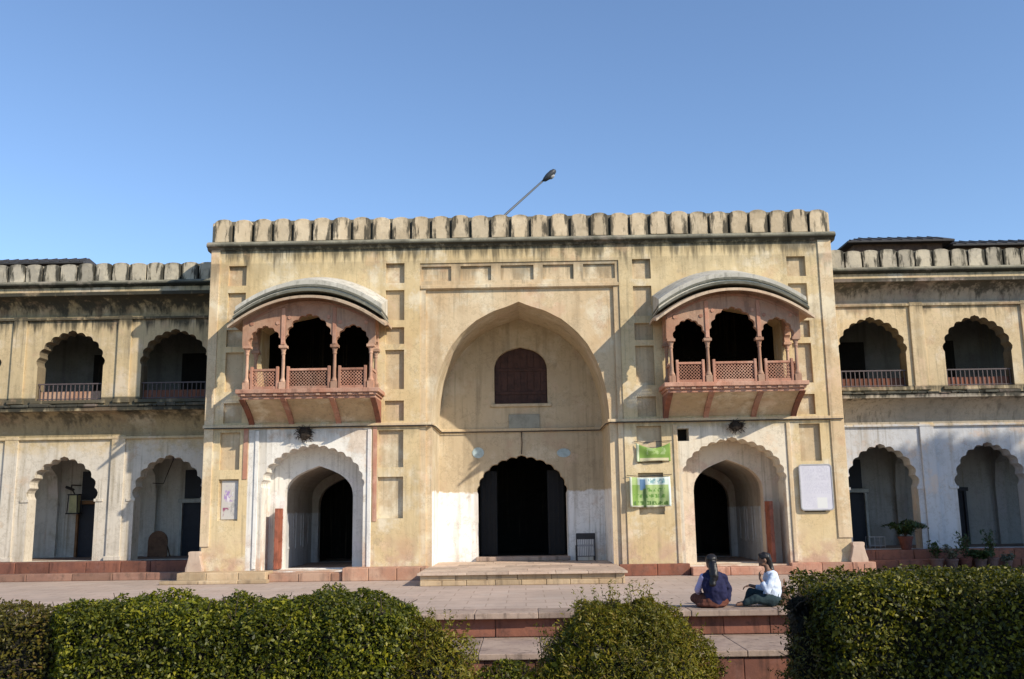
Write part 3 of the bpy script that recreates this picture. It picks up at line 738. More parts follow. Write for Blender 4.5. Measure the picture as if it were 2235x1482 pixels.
    # iron railings in the upper arches, low pink kerb behind
    for i,c in enumerate(cs):
        r = mk('railing', G().box(c-.97,c+.97,YW+.10,YW+.14,5.58,5.615).box(c-.97,c+.97,YW+.10,YW+.14,5.14,5.165), M_RAIL, w)
        g0 = None
        for k in range(15):
            x = c-.91+k*.13
            if g0 is None: g0 = mk('baluster', G().box(x-.011,x+.011,YW+.109,YW+.131,5.1,5.58), M_RAIL, r)
            else: dup(g0,(x,YW+.12,5.1),r)
        mk('kerb', G().box(c-.96,c+.96,YW+.28,YW+.48,4.952,5.40), M_PINKL if (sgn<0 and i==1) else M_RED, w, bevel=.012)
    # plinth and steps of red sandstone
    c0 = a; 
    course(a,b,1.0,YW-.55,YW-.001,.0,.495,M_WALLRED,'plinth_stone',w,.02)
    if sgn<0: course(a,b-.4,1.1,YW-.95,YW-.56,.0,.20,M_STEP,'step_stone',w,.02)
    else: course(a+.5,b,1.1,YW-1.0,YW-.56,.0,.25,M_WALLRED,'step_stone',w,.02)
    return w
WLft = wing(-1,'two-storey arcaded wing on the left with ochre plaster and blackened eaves')
WRgt = wing(1,'two-storey arcaded wing on the right with whitewashed lower arches')

# tin-roofed sheds on the wing roofs
def shed(name, x0, x1, y0, y1, z0, zr, label, hip):
    s = empty(name,((x0+x1)/2,(y0+y1)/2,z0),label,'roof shed')
    mk('wall', G().box(x0+.3,x1-.3,y0+.3,y1-.3,z0,zr-.35), M_TINR, s)
    yc = (y0+y1)/2; hx0 = x0+hip[0]; hx1 = x1-hip[1]; ze = zr-.42
    g = G().add([(x0,y0,ze),(x1,y0,ze),(x1,y1,ze),(x0,y1,ze),(hx0,yc,zr),(hx1,yc,zr),(x0,y0,ze-.06),(x1,y0,ze-.06),(x1,y1,ze-.06),(x0,y1,ze-.06)],
        [(0,1,5,4),(2,3,4,5),(3,0,4),(1,2,5),(0,6,7,1),(1,7,8,2),(2,8,9,3),(3,9,6,0),(6,9,8,7)])
    mk('roof', g, M_TIN, s)
    x = x0+.1
    k = 0
    while x < x1-.1:
        f = 1.
        if x < hx0: f = (x-x0)/max(hip[0],.01)
        elif x > hx1: f = (x1-x)/max(hip[1],.01)
        zz = ze+(zr-ze)*f; yy = y0+(yc-y0)*f
        mk('roof_rib', G().tube([(x,y0-.01,ze+.012),(x,yy,zz+.012)],.018,5), M_TIN, s); x += .34
    return s
shed('rooftop_shed',10.95,14.5,5.2,7.6,8.46,10.86,'hipped dark tin roof behind the right wing parapet, nearest the gatehouse',(.8,.05))
shed('rooftop_shed',14.52,19.,5.4,7.8,8.46,10.74,'dark tin roof running out of the picture behind the right wing parapet',(.05,.4))
shed('rooftop_shed',-19.,-14.7,5.2,7.6,8.46,10.62,'low dark tin roof behind the left wing parapet',(.4,.35))
for sgn in (-1,1):
    mk('roof_deck', G().box(*( (8.6,19.2) if sgn>0 else (-19.2,-8.6)),2.52,9.5,8.2,8.455), M_CORNICE, WRgt if sgn>0 else WLft)

# lamp on a leaning pole above the gatehouse roof
lp = empty('roof_lamp',(-1.95,1.5,9.03),'dark lamp on a slanting pole rising above the gatehouse roof','lamp')
mk('base_plate', G().box(-2.1,-1.8,1.35,1.65,9.031,9.07), M_LAMP, lp)
mk('pole', G().tube([(-1.95,1.5,9.05),(-1.85,1.5,9.1),(.80,1.5,11.50)],[.045,.042,.03],10), M_POLE, lp, smooth=True)
d = Vector((.74,0,.67)).normalized(); nn = Vector((-d.z,0,d.x)); p0 = Vector((.74,1.5,11.43))
hd = G()
rings = []
for t,wv,hv in ((0,.05,.05),(.05,.09,.07),(.18,.12,.10),(.34,.13,.10),(.44,.10,.07),(.48,.03,.03)):
    ring = []
    for i in range(12):
        a = 2*math.pi*i/12; ring.append(p0+d*t+Vector((0,1,0))*wv*math.cos(a)+nn*hv*math.sin(a))
    rings.append(ring)
vv = [p for r in rings for p in r]; ff = []
for j in range(5):
    for i in range(12): ff.append((j*12+i,j*12+(i+1)%12,(j+1)*12+(i+1)%12,(j+1)*12+i))
ff += [tuple(range(11,-1,-1)), tuple(60+i for i in range(12))]
hd.add(vv,ff); mk('lamp_head', hd, M_LAMP, lp, smooth=True)
mk('lens', G().ell(p0+d*.26-nn*.085,(.10,.09,.05),12,8,Matrix((d,Vector((0,1,0)),nn)).transposed()), M_CHAIRG, lp, smooth=True)

# ================================================================== THINGS ON AND BEFORE THE WALLS
GRN = (.17,.28,.055); GRNL = (.30,.40,.16)
def cloth(name, x0, x1, z0, z1, y, mat, label, cat, sag=0., amp=.02, waves=3, n=24, m=12, seed=0, thick=.006):
    rnd = random.Random(seed); ph = [rnd.uniform(0,6) for _ in range(4)]; v=[]; f=[]
    for side in (0,1):
        for j in range(m+1):
            for i in range(n+1):
                u=i/n; t=j/m
                zt = z1-sag*math.sin(math.pi*u)*1.0; zz = z0+(zt-z0)*t-.012*math.sin(5*u+ph[3])*(1-t)
                dy = amp*(math.sin(waves*math.pi*u+ph[0]+1.3*t)+.5*math.sin(2.3*waves*u*math.pi+ph[1]-2*t)+.4*math.sin(7*t+ph[2]+3*u))
                v.append((x0+(x1-x0)*u, y-amp*1.9+dy-(thick if side else 0), zz))
    k=(n+1)*(m+1)
    for side in (0,1):
        for j in range(m):
            for i in range(n):
                a=side*k+j*(n+1)+i; q=(a,a+1,a+n+2,a+n+1); f.append(q if side else q[::-1])
    for i in range(n): f.append((i,i+1,k+i+1,k+i)); a=m*(n+1)+i; f.append((a+1,a,k+a,k+a+1))
    for j in range(m): a=j*(n+1); f.append((a+n+1,a,k+a,k+a+n+1)); a+=n; f.append((a,a+n+1,k+a+n+1,k+a))
    o = mk(name, G().add(v,f), mat, smooth=True); tag(o,label,cat)
    mk('cord', G().tube([(x0-.06,y-.01,z1+.05),(x0+.3*(x1-x0),y-.03,z1+.015),(x1+.05,y-.01,z1+.06)],.008,5), M_IRON, o); return o
mb1 = print_mat('green_sagging_banner', GRN, [(.0,.08,0,1,(.55,.6,.4),0),(.1,.95,.0,.22,(.50,.45,.28),0),(.3,.9,.4,.8,GRNL,9)], (3.02,3.93,2.95,3.45))
cloth('banner',3.02,3.93,2.97,3.46,-.02,mb1,'small plain green banner sagging at its top, the upper of two by the right doorway','banner',sag=.14,amp=.025,waves=2.2,seed=1)
mb2 = print_mat('green_printed_banner', GRNL, [(0,.06,0,1,(.6,.62,.48),0),(.94,1.,0,1,(.58,.66,.62),0),(.06,.2,.05,.72,GRN,0),(.2,.94,.72,.98,(.50,.56,.52),0),(.25,.38,.55,.9,(.12,.22,.36),0),(.45,.85,.76,.92,(.16,.30,.32),16),
    (.42,.85,.50,.62,(.10,.22,.04),18),(.10,.85,.30,.42,(.10,.22,.04),18),(.08,.92,.08,.20,(.07,.14,.03),14),(.06,.94,.0,.06,(.58,.58,.45),0),(.33,.39,.0,.6,(.12,.20,.06),0)], (2.8,3.9,1.76,2.58))
cloth('banner',2.80,3.89,1.77,2.56,-.03,mb2,'green and white printed banner in creases, the lower of two by the right doorway','banner',sag=.02,amp=.03,waves=4.5,seed=5)
mp = print_mat('faded_poster', (.50,.47,.43), [(.15,.6,.45,.85,(.33,.22,.42),7),(.3,.7,.25,.6,(.62,.58,.60),6),(.1,.45,.05,.3,(.25,.08,.14),9),(.5,.95,.1,.5,(.35,.33,.31),9),(.55,.9,.6,.9,(.55,.55,.55),8)], (-8.14,-7.62,1.6,2.66))
tag(mk('poster', G().box(-8.13,-7.69,.085,.10,1.61,2.63), mp),'faded poster with purple figures in the lower left wall panel','poster')
mnb = print_mat('notice_board_print', (.56,.55,.60), [(.1,.9,.64,.95,(.48,.47,.53),30),(.12,.9,.36,.60,(.49,.48,.54),34),(.5,.8,.05,.28,(.62,.62,.60),0),(.1,.45,.08,.3,(.50,.49,.55),30)], (7.31,8.19,1.61,2.83))
nbd = empty('notice_board',(7.75,-.05,1.61),'white rounded notice board fixed at the right end of the gatehouse wall','notice board')
def rrect(x0,x1,z0,z1,r,n=5):
    pts=[]
    for cx,cz,a0 in ((x1-r,z1-r,0),(x0+r,z1-r,90),(x0+r,z0+r,180),(x1-r,z0+r,270)):
        for i in range(n+1):
            a=rad(a0+90*i/n); pts.append((cx+r*math.cos(a),cz+r*math.sin(a)))
    return pts
mk('board', G().prism(rrect(7.33,8.17,1.63,2.81,.07),-.085,-.045), mnb, nbd)
mk('frame', G().prism(rrect(7.31,8.19,1.61,2.83,.09),-.095,-.05,[rrect(7.345,8.155,1.645,2.795,.06)]), M_CHAIRG, nbd, bevel=.004)
for x in (7.45,8.05): mk('bracket', G().box(x-.04,x+.04,-.05,-.001,2.2,2.3), M_IRON, nbd)

# dark clumps stuck above the two side doors
def nest(x,z,label,seed,rx=.19,rz=.17):
    rnd=random.Random(seed); e=empty('bird_nest',(x,-.1,z-.15),label,'nest')
    g=G().ell((x,-.08,z),(rx,.14,rz),12,9); g.v=[(Vector(p)-Vector((x,-.08,z)))*(1+.25*mnoise.noise(Vector(p)*9))+Vector((x,-.08,z)) for p in g.v]
    mk('core', g, M_NEST, e)
    t=G()
    for i in range(90):
        a=rnd.uniform(0,6.28); b=rnd.uniform(-.6,.9); p=Vector((x+rx*.95*math.cos(a),-.1-.10*rnd.random(),z+rz*.95*math.sin(a)))
        q=p+Vector((rnd.uniform(-.12,.12),rnd.uniform(-.05,.03),rnd.uniform(-.14,.10))); t.tube([p,q],.007,4)
    mk('twig_mass', t, M_NEST, e)['kind']='stuff'
nest(-5.88,3.86,'dark round twig clump stuck above the left doorway',3)
nest(5.70,3.88,'ragged dark twig clump stuck above the right doorway',9,.17,.13)

# chair by the portal door
ch = empty('chair',(1.70,2.05,.30),'black metal-framed chair with slatted grey back beside the dark portal door','chair')
x0,x1,yf,yr,z0=1.46,1.97,1.86,2.28,.30
for x in (x0,x1):
    mk('leg', G().tube([(x,yf,z0),(x,yf,z0+.42),(x,yf-.02,z0+.76)],.018,8), M_IRON, ch)
    mk('leg', G().tube([(x,yr,z0),(x,yr,z0+.42)],.018,8), M_IRON, ch)
mk('backrest', G().box(x0-.01,x1+.01,yf-.045,yf-.005,z0+.60,z0+.77), M_IRON, ch, bevel=.012)
mk('seat', G().box(x0,x1,yf+.01,yr,z0+.40,z0+.44), M_CHAIRG, ch, bevel=.012)
for k in range(9):
    x=x0+.05+k*.051; mk('slat', G().box(x,x+.03,yf-.02,yf-.008,z0+.14,z0+.60), M_CHAIRG, ch)
mk('rung', G().tube([(x0,yf,z0+.13),(x1,yf,z0+.13)],.012,6), M_IRON, ch)
for x in (x0,x1): mk('rung', G().tube([(x,yf,z0+.2),(x,yr,z0+.2)],.012,6), M_IRON, ch)

# things inside the left gallery
wl = empty('wall_lantern',(-14.0,4.3,1.85),'small square lantern hanging from a bracket inside the leftmost lower arch','lantern')
mk('arm', G().tube([(-14.05,4.69,2.72),(-14.2,4.35,2.72),(-14.12,4.2,2.6)],.02,6), M_IRON, wl)
mk('hanger', G().tube([(-14.12,4.2,2.6),(-14.0,4.2,2.42)],.02,6).tube([(-14.30,4.2,2.66),(-14.05,4.2,2.56)],.045,8), M_IRON, wl)
fr=G()
for x in (-14.16,-13.84):
    for y in (4.06,4.34): fr.tube([(x,y,1.85),(x*1.0+(.03 if x<-14 else -.03),y,2.42)],.016,6)
fr.box(-14.19,-13.81,4.03,4.37,1.82,1.86).box(-14.17,-13.83,4.05,4.35,2.40,2.44)
mk('frame', fr, M_IRON, wl); mk('glass', G().box(-14.12,-13.88,4.09,4.31,1.865,2.395), plain('lantern_glass',(.45,.44,.25),.3), wl)
# brown arched board leaning in second arch of the left wing
ab = empty('arched_board',(-11.2,4.0,.5),'brown round-topped wooden board leaning inside the arch next to the gatehouse','board')
pts=[(-11.55,.5),(-10.95,.5)]+[(-11.25+.30*math.cos(i*math.pi/10), .98+.30*math.sin(i*math.pi/10)) for i in range(11)]
mk('panel', G().prism(pts,3.95,4.0), M_WOODB, ab, bevel=.008)
mk('strut', G().tube([(-11.05,4.0,1.1),(-11.0,4.35,.5)],.02,6), M_WOODB, ab)
for i in range(3): mk('batten', G().box(-11.52,-10.98,3.93,3.949,.60+i*.2,.65+i*.2), M_WOODB, ab)
ws = tag(mk('gallery_cable', G().tube([(-11.75,4.5,2.75),(-11.25,4.2,2.72),(-10.9,3.6,3.05),(-10.4,2.8,3.55),(-10.3,2.6,3.65)],.012,5), M_IRON),'thin dark cable slung across the second left arch ceiling','cable')

# ------------------------------------------------------------------ potted plants on the right
def leaves_from(P, N, size, aspect=.5, tilt=.7, seed=1):
    """one folded rhombus per point; P, N arrays"""
    r = np.random.default_rng(seed); n=len(P)
    N = N+r.normal(0,tilt,(n,3)); N/=np.linalg.norm(N,axis=1)[:,None]+1e-9
    A = np.cross(N, r.normal(0,1,(n,3))); A/=np.linalg.norm(A,axis=1)[:,None]+1e-9
    B = np.cross(N,A); s = size*r.uniform(.45,1.35,(n,1))
    tip = P+A*s; base = P-A*s*.55; c1 = P+B*s*aspect+N*s*.12; c2 = P-B*s*aspect+N*s*.12
    V = np.stack([base,c1,tip,c2],1).reshape(-1,3)
    F = np.arange(4*n).reshape(n,4)
    return V,F
def leaf_obj(name, V, F, mat, parent, origin):
    me = bpy.data.meshes.new(name); V = V-np.array(origin); n=len(F)
    me.vertices.add(len(V)); me.vertices.foreach_set('co', V.astype(np.float32).ravel())
    me.loops.add(4*n); me.loops.foreach_set('vertex_index', F.astype(np.int32).ravel())
    me.polygons.add(n); me.polygons.foreach_set('loop_start', np.arange(0,4*n,4,dtype=np.int32)); me.polygons.foreach_set('loop_total', np.full(n,4,np.int32))
    me.update(calc_edges=True); me.materials.append(mat)
    o = bpy.data.objects.new(name, me); COL.objects.link(o); place(o, origin, parent); return o
def pot_mesh(x,y,z,r,h):
    return G().lathe([(r*.68,0),(r*.85,h*.45),(r*.97,h*.82),(r*1.08,h*.84),(r*1.08,h),(r*.9,h),(r*.86,h*.88),(.01,h*.86)],(x,y,z),18)
def potted(x,y,z,r,h,kind,ph,label,mat,lm,seed,group='potted plants by the right arches'):
    rnd=np.random.default_rng(seed); e=empty('potted_plant',(x,y,z),label,'potted plant',group)
    mk('pot', pot_mesh(x,y,z,r,h), mat, e, smooth=False)
    zb=z+h*.88; Ps=[];Ns=[]
    if kind=='palm':
        st=G(); 
        for i in range(20):
            a=rnd.uniform(0,6.28); L=ph*rnd.uniform(.7,1.1); out=rnd.uniform(.35,.75)
            pts=[]
            for t in np.linspace(0,1,9):
                pts.append(Vector((x+math.cos(a)*out*ph*t**1.3, y+math.sin(a)*out*ph*t**1.3, zb+L*(t-.55*t**2.6))))
            st.tube(pts,[.010]*9,4)
            for k in range(2,9):
                for s_ in (-1,1):
                    for q in range(3):
                        d=(pts[k]-pts[k-1]).normalized(); sd=Vector((-math.sin(a),math.cos(a),0))*s_
                        Ps.append(pts[k]+sd*(.04+.05*q)+Vector((0,0,-.02*q))); Ns.append((d*.3+sd*.2+Vector((0,0,1))))
        mk('stems', st, M_TWIG, e)
        V,F=leaves_from(np.array([tuple(p) for p in Ps]),np.array([tuple(p) for p in Ns]),.11,.2,.6,seed)
    else:
        st=G(); 
        for i in range(7):
            a=rnd.uniform(0,6.28); q=Vector((x+math.cos(a)*r*rnd.uniform(.4,1.4),y+math.sin(a)*r*rnd.uniform(.4,1.4),zb+ph*rnd.uniform(.6,1.)))
            st.tube([(x,y,zb-.03),((x+q.x)/2+.02,(y+q.y)/2,zb+ph*.4),q],[.012,.009,.005],5)
            for t in np.linspace(.35,1.05,26):
                p=Vector((x,y,zb)).lerp(q,t); Ps.append(p+Vector(rnd.normal(0,.05,3))); Ns.append(Vector(rnd.normal(0,.6,3))+Vector((0,-.4,.9)))
        mk('stems', st, M_TWIG, e)
        V,F=leaves_from(np.array([tuple(p) for p in Ps]),np.array([tuple(p) for p in Ns]),.06,.42,.5,seed)
    f=leaf_obj('foliage',V,F,lm,e,(x,y,zb)); return e
YP=.55
potted(10.62,1.55,.50,.19,.36,'palm',.88,'spreading dark palm in a red pot at the top of the right steps',M_POT,L_POT,11)
potted(11.05,.62,.0,.17,.30,'bush',.50,'dark bushy plant in the pot nearest the gatehouse, on the paving',M_POTD,L_POT,12)
potted(11.42,YP,.0,.16,.28,'bush',.42,'sparse grey-green plant in the second floor pot from the gatehouse',M_POTD,L_POTG,13)
potted(11.80,.60,.0,.17,.30,'bush',.66,'bright green bush in the third floor pot from the gatehouse',M_POT,L_POT,14)
potted(12.18,YP,.0,.16,.28,'palm',.45,'drooping palm in the fourth floor pot from the gatehouse',M_POTD,L_POT,15)
potted(12.52,.62,.0,.17,.30,'bush',.75,'tall leafy bush in the last large floor pot by the far arch',M_POTD,L_POT,16)
potted(12.90,.58,.0,.13,.22,'bush',.18,'smallest pot with a low sprout at the far end of the row',M_POTD,L_POTG,17)
stnd = empty('wire_stand',(10.25,2.9,.5),'small grey wire stand inside the lower arch right of the gatehouse','stand')
fr=G()
for x in (10.05,10.2,10.35,10.5): fr.tube([(x,2.8,.5),(x,2.8,.82)],.012,5)
for z in (.56,.82): fr.tube([(10.05,2.8,z),(10.5,2.8,z)],.012,5)
for x in (10.05,10.5): fr.tube([(x,3.1,.5),(x,3.1,.82),(x,2.8,.82)],.012,5)
mk('frame', fr, M_CHAIRG, stnd); mk('shelf', G().box(10.05,10.5,2.8,3.1,.80,.815), M_CHAIRG, stnd)

# ------------------------------------------------------------------ hedges and bushes
def fbm(P, s, seed=0.):
    return np.array([mnoise.fractal(Vector((p[0]*s+seed,p[1]*s,p[2]*s)),1.0,2.0,4) for p in P])
def bush(name, shape, n, size, mat, label, cat, origin, seed, extra=None, lump=.10, tilt=.8, asp=.40, sprigs=0):
    """shape(u, rng) -> surface points + outward normals; leaves fill a shell behind them"""
    r=np.random.default_rng(seed); e=empty(name,origin,label,cat)
    P,N=shape(n,r); b=fbm(P,1.7,seed)*lump+fbm(P,5.,seed+9)*lump*.45
    depth=r.exponential(.055,n); P=P+N*(b-depth+.02)[:,None]
    if sprigs:   # thin shoots standing out of the surface
        Q,NQ=shape(sprigs,r); A=[];B=[]
        for q,m in zip(Q,NQ):
            d=Vector(m)+Vector((0,0,.9))+Vector(r.normal(0,.3,3)); d.normalize(); L=r.uniform(.08,.26)
            for t in np.arange(.0,L,.018): A.append(tuple(Vector(q)+d*t+Vector(r.normal(0,.012,3)))); B.append(tuple(Vector(r.normal(0,1,3))))
        P=np.concatenate([P,np.array(A)]); N=np.concatenate([N,np.array(B)])
    V,F=leaves_from(P,N*.8+np.array([0,0,.55]),size,asp,tilt,seed)
    leaf_obj('foliage',V,F,mat,e,origin)
    # opaque heart standing for dense twigs; near-black colour paints the inner shade
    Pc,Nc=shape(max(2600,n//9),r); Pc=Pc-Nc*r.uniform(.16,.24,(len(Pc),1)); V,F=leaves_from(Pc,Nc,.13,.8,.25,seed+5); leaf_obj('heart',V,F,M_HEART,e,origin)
    # inner leaves
    P2,N2=shape(int(n*.35),r); P2=P2-N2*r.uniform(.08,.30,(len(P2),1))
    V,F=leaves_from(P2,N2,size*1.7,.5,1.2,seed+1); leaf_obj('inner_leaves',V,F,extra or mat,e,origin)
    tw=G(); P3,N3=shape(260,r)
    for p,q in zip(P3,N3):
        a=Vector(p)-Vector(q)*.35; bb=Vector(p)+Vector(r.normal(0,.04,3))+Vector((0,0,.02)); mid=(a+bb)/2+Vector(r.normal(0,.05,3))
        tw.tube([a,mid,bb],[.010,.007,.004],4)
    for k in range(14):
        p=P3[k]; tw.tube([(origin[0]+(p[0]-origin[0])*.6,origin[1]+(p[1]-origin[1])*.3,-1.0),(origin[0]+(p[0]-origin[0])*.7,origin[1]+(p[1]-origin[1])*.4,-.3),tuple(Vector(p)-Vector(N3[k])*.3)],[.03,.02,.01],6)
    mk('twigs',tw,M_TWIG,e)
    return e
def hedge_shape(x0,x1,y0,y1,z0,z1,rr=.22):
    """rounded box: front, top, ends, back"""
    def f(n,r):
        A=[(x1-x0)*(z1-z0)*1.0,(x1-x0)*(y1-y0)*1.15,(y1-y0)*(z1-z0)*.6,(y1-y0)*(z1-z0)*.6,(x1-x0)*(z1-z0)*.25]; A=np.array(A)/sum(A)
        k=r.choice(5,n,p=A); u=r.random(n); v=r.random(n); P=np.zeros((n,3)); 
        X=x0+(x1-x0)*u; Yv=y0+(y1-y0)*v; Zv=z0+(z1-z0)*v
        P[:,0]=np.where(k==2,x0,np.where(k==3,x1,X)); P[:,1]=np.where(k==0,y0,np.where(k==4,y1,np.where(k==1,Yv,y0+(y1-y0)*u)))
        P[:,2]=np.where(k==1,z1,Zv)
        lo=np.array([x0+rr,y0+rr,z0-5]); hi=np.array([x1-rr,y1-rr,z1-rr]); C=np.clip(P,lo,hi); D=P-C; L=np.linalg.norm(D,axis=1)[:,None]+1e-9
        N=D/L; return C+N*rr,N
    return f
def dome_shape(cx,cy,z0,rx,ry,h,p=2.3):
    def f(n,r):
        th=r.uniform(0,2*math.pi,n); s=r.random(n)**.75; ph=s*math.pi/2*1.0
        c,si=np.cos(th),np.sin(th); rr=np.sin(ph)**(2/p); zz=np.cos(ph)**(2/p)
        P=np.stack([cx+rx*rr*c,cy+ry*rr*si,z0+h*zz],1); N=np.stack([rr*c/rx,rr*si/ry,zz/h],1); N/=np.linalg.norm(N,axis=1)[:,None]; return P,N
    return f
bush('hedge',hedge_shape(-4.72,-1.15,-16.35,-14.9,-1.,.82,.26),62000,.029,L_HEDGE,'long clipped dark green hedge filling the lower left','hedge',(-2.9,-15.6,-1.),21,lump=.13,tilt=1.0)
bush('shrub',hedge_shape(-7.2,-4.55,-16.2,-15.0,-1.,.79,.30),20000,.028,L_RUST,'yellowish brown-tinged shrub at the lower left edge, beside the long hedge','shrub',(-5.8,-15.6,-1.),22,lump=.11,tilt=1.)
bush('shrub',dome_shape(-1.05,-15.75,-1.,.66,.62,1.58),14000,.031,L_YEL,'loose yellow-green shrub at the right end of the long left hedge','shrub',(-1.05,-15.75,-1.),23,lump=.22,tilt=1.,asp=.24,sprigs=160)
bush('shrub',dome_shape(-.18,-15.7,-1.,.66,.45,1.14),9000,.030,L_HEDGE,'low leafy shrub in the gap before the terrace wall','shrub',(-.18,-15.7,-1.),24,lump=.16,tilt=1.)
bush('shrub',dome_shape(1.02,-15.5,-1.,1.12,.85,1.76,2.3),46000,.030,L_YEL,'round feathery yellow-green bush in the middle foreground','shrub',(1.02,-15.5,-1.),25,lump=.18,tilt=1.,asp=.22,sprigs=300)
bush('hedge',hedge_shape(2.92,8.6,-16.4,-14.7,-1.,.99,.24),80000,.029,L_HEDGER,'long shaded hedge with lit top filling the lower right','hedge',(5.6,-15.6,-1.),26,lump=.11,tilt=1.)
bush('shrub',dome_shape(2.93,-15.6,-1.,.30,.5,1.82),7000,.028,L_RUST,'rusty leafed shrub at the left end of the right hedge','shrub',(2.93,-15.6,-1.),27,lump=.14,asp=.3,sprigs=60)

# ------------------------------------------------------------------ trees outside the frame on the right: they shade the right wing and hedge
def shade_tree(blobs, base, label, seed, nleaf):
    r=np.random.default_rng(seed); e=empty('shade_tree',base,label,'tree')
    C=[Vector(b[:3]) for b in blobs]; ctr=sum(C,Vector())/len(C); g=G(); B=Vector(base)
    fork=B.lerp(Vector((ctr.x,ctr.y,ctr.z)),.52); fork.x=B.x+(ctr.x-B.x)*.35; fork.y=B.y+(ctr.y-B.y)*.35
    g.tube([B,B.lerp(fork,.5)+Vector((.15,.1,0)),fork],[.42,.33,.27],12)
    for c in C:
        m=fork.lerp(c,.55)+Vector(r.normal(0,.35,3)); g.tube([fork,m,c],[.20,.12,.05],8)
        for k in range(6):
            q=c+Vector(r.normal(0,1,3)).normalized()*1.1; g.tube([m.lerp(c,.6),(c+q)/2+Vector(r.normal(0,.15,3)),q],[.05,.03,.012],5)
    mk('trunk',g,M_TWIG,e)
    Ps=[];Ns=[]
    for b,c in zip(blobs,C):
        n=int(nleaf*(b[3]/1.4)**2); v=r.normal(0,1,(n,3)); v/=np.linalg.norm(v,axis=1)[:,None]
        rad_=b[3]*(r.random((n,1))**.45); P=v*rad_; P*= (1+.35*fbm(P+np.array(c),.9,seed))[:,None]
        Ps.append(P+np.array(c)); Ns.append(v+np.array([0,0,.6]))
    V,F=leaves_from(np.concatenate(Ps),np.concatenate(Ns),.16,.45,.8,seed)
    leaf_obj('crown',V,F,L_TREE,e,base)
def sunward(p,t): return tuple(Vector(p)+SUN*t)
wallp=[(10.3,1.9,2.1,.9),(11.4,1.9,2.6,.8),(10.0,1.9,-.7,1.2),(12.9,1.9,2.7,.8),(9.5,1.9,.5,1.1),(9.9,1.9,1.7,.9),(11.6,1.9,1.7,1.1),(10.9,1.9,1.1,1.2),(12.3,1.9,.9,1.4),(13.9,1.9,1.7,1.3),(15.6,1.9,1.5,1.5),(12.4,1.9,2.5,.8),(11.2,1.9,-.8,1.4),(14.2,1.9,-.9,1.6),(17.2,1.9,.6,1.6),(17.4,1.9,2.6,1.2),(10.2,.5,-.4,.9)]
shade_tree([sunward(p[:3],22+1.5*math.sin(i*2.1))+(p[3],) for i,p in enumerate(wallp)],(28.5,-9.5,-1.),'broad leafy tree standing beyond the right edge, shading the right wing',31,2600)
hp=[(4.2,-16.4,.0,.8),(3.6,-16.4,-.6,.7),(5.2,-16.3,-.3,.9),(6.6,-16.2,.2,1.3),(8.0,-16.,.3,1.4),(6.,-16.3,-1.,1.3),(4.5,-16.3,-1.2,.8)]
shade_tree([sunward(p[:3],20+1.2*math.sin(i*1.7))+(p[3],) for i,p in enumerate(hp)],(20.5,-26.5,-1.),'second leafy tree standing beyond the right edge nearer the camera',32,1500)

# ------------------------------------------------------------------ people
def limb(g, pts, rs, n=12):
    pts=[Vector(p) for p in pts]
    for i in range(len(pts)-1):
        a,b=pts[i],pts[i+1]; m=5
        q=[a.lerp(b,t/m) for t in range(m+1)]; rr=[rs[i]+(rs[i+1]-rs[i])*t/m for t in range(m+1)]
        g.tube(q,rr,n)
    for p,r in zip(pts,rs): g.ell(p,(r,r,r),12,8)
    return g
def remesh(o, vox, smooth_it=4):
    m=o.modifiers.new('remesh','REMESH'); m.mode='VOXEL'; m.voxel_size=vox; m.use_smooth_shade=True
    s=o.modifiers.new('smooth','SMOOTH'); s.iterations=smooth_it; s.factor=.5
TEX = bpy.data.textures.new('folds','CLOUDS'); TEX.noise_scale = .11; TEX.noise_depth = 2
def folds(o, k):
    d=o.modifiers.new('folds','DISPLACE'); d.texture=TEX; d.strength=k; d.mid_level=.5; d.texture_coords='LOCAL'
def hand(g, wrist, d, up, s=1., curl=.5, side=1):
    """palm and five fingers from the wrist along d; up = back of the hand"""
    d=Vector(d).normalized(); up=(Vector(up)-d*Vector(up).dot(d)).normalized(); lat=d.cross(up)*side; w=Vector(wrist)
    g.ell(w+d*.045*s,(.05*s,.04*s,.017*s),12,8,Matrix((d,lat,up)).transposed())
    for k,(o,L) in enumerate(((-.030,.070),(-.010,.078),(.010,.074),(.029,.058))):
        p=w+d*.085*s+lat*o*s; dd=d; pts=[p]
        for j in range(3):
            dd=(dd*math.cos(curl*.6)-up*math.sin(curl*.6)).normalized(); p=p+dd*L*s/3; pts.append(p)
        limb(g,pts,[.0095*s,.009*s,.008*s,.007*s],8)
    p=w+d*.03*s-lat*.035*s; dd=(d*.7-lat*.7).normalized(); pts=[p]
    for j in range(2):
        pts.append(pts[-1]+dd*.03*s); dd=(dd*.8-up*.4+d*.3).normalized()
    limb(g,pts,[.011*s,.010*s,.008*s],8)
def head(g, c, face, s=1.):
    """skull, jaw, nose, ears; face = unit facing direction"""
    f=Vector(face).normalized(); up=Vector((0,0,1)); l=up.cross(f); R=Matrix((f,l,up)).transposed(); c=Vector(c)
    g.ell(c+up*.02*s,(.098*s,.078*s,.105*s),16,12,R); g.ell(c+f*.030*s-up*.055*s,(.062*s,.056*s,.066*s),14,10,R)
    g.ell(c+f*.098*s-up*.022*s,(.022*s,.014*s,.024*s),10,8,R); g.ell(c+f*.092*s+up*.012*s,(.010*s,.010*s,.024*s),8,6,R)
    g.ell(c+f*.085*s-up*.068*s,(.014*s,.024*s,.012*s),10,8,R); g.ell(c+f*.080*s-up*.100*s,(.016*s,.02*s,.016*s),10,8,R)
    for s_ in (-1,1): g.ell(c+l*s_*.080*s-f*.008*s-up*.015*s,(.022*s,.012*s,.032*s),8,6,R)
    return f,l,up
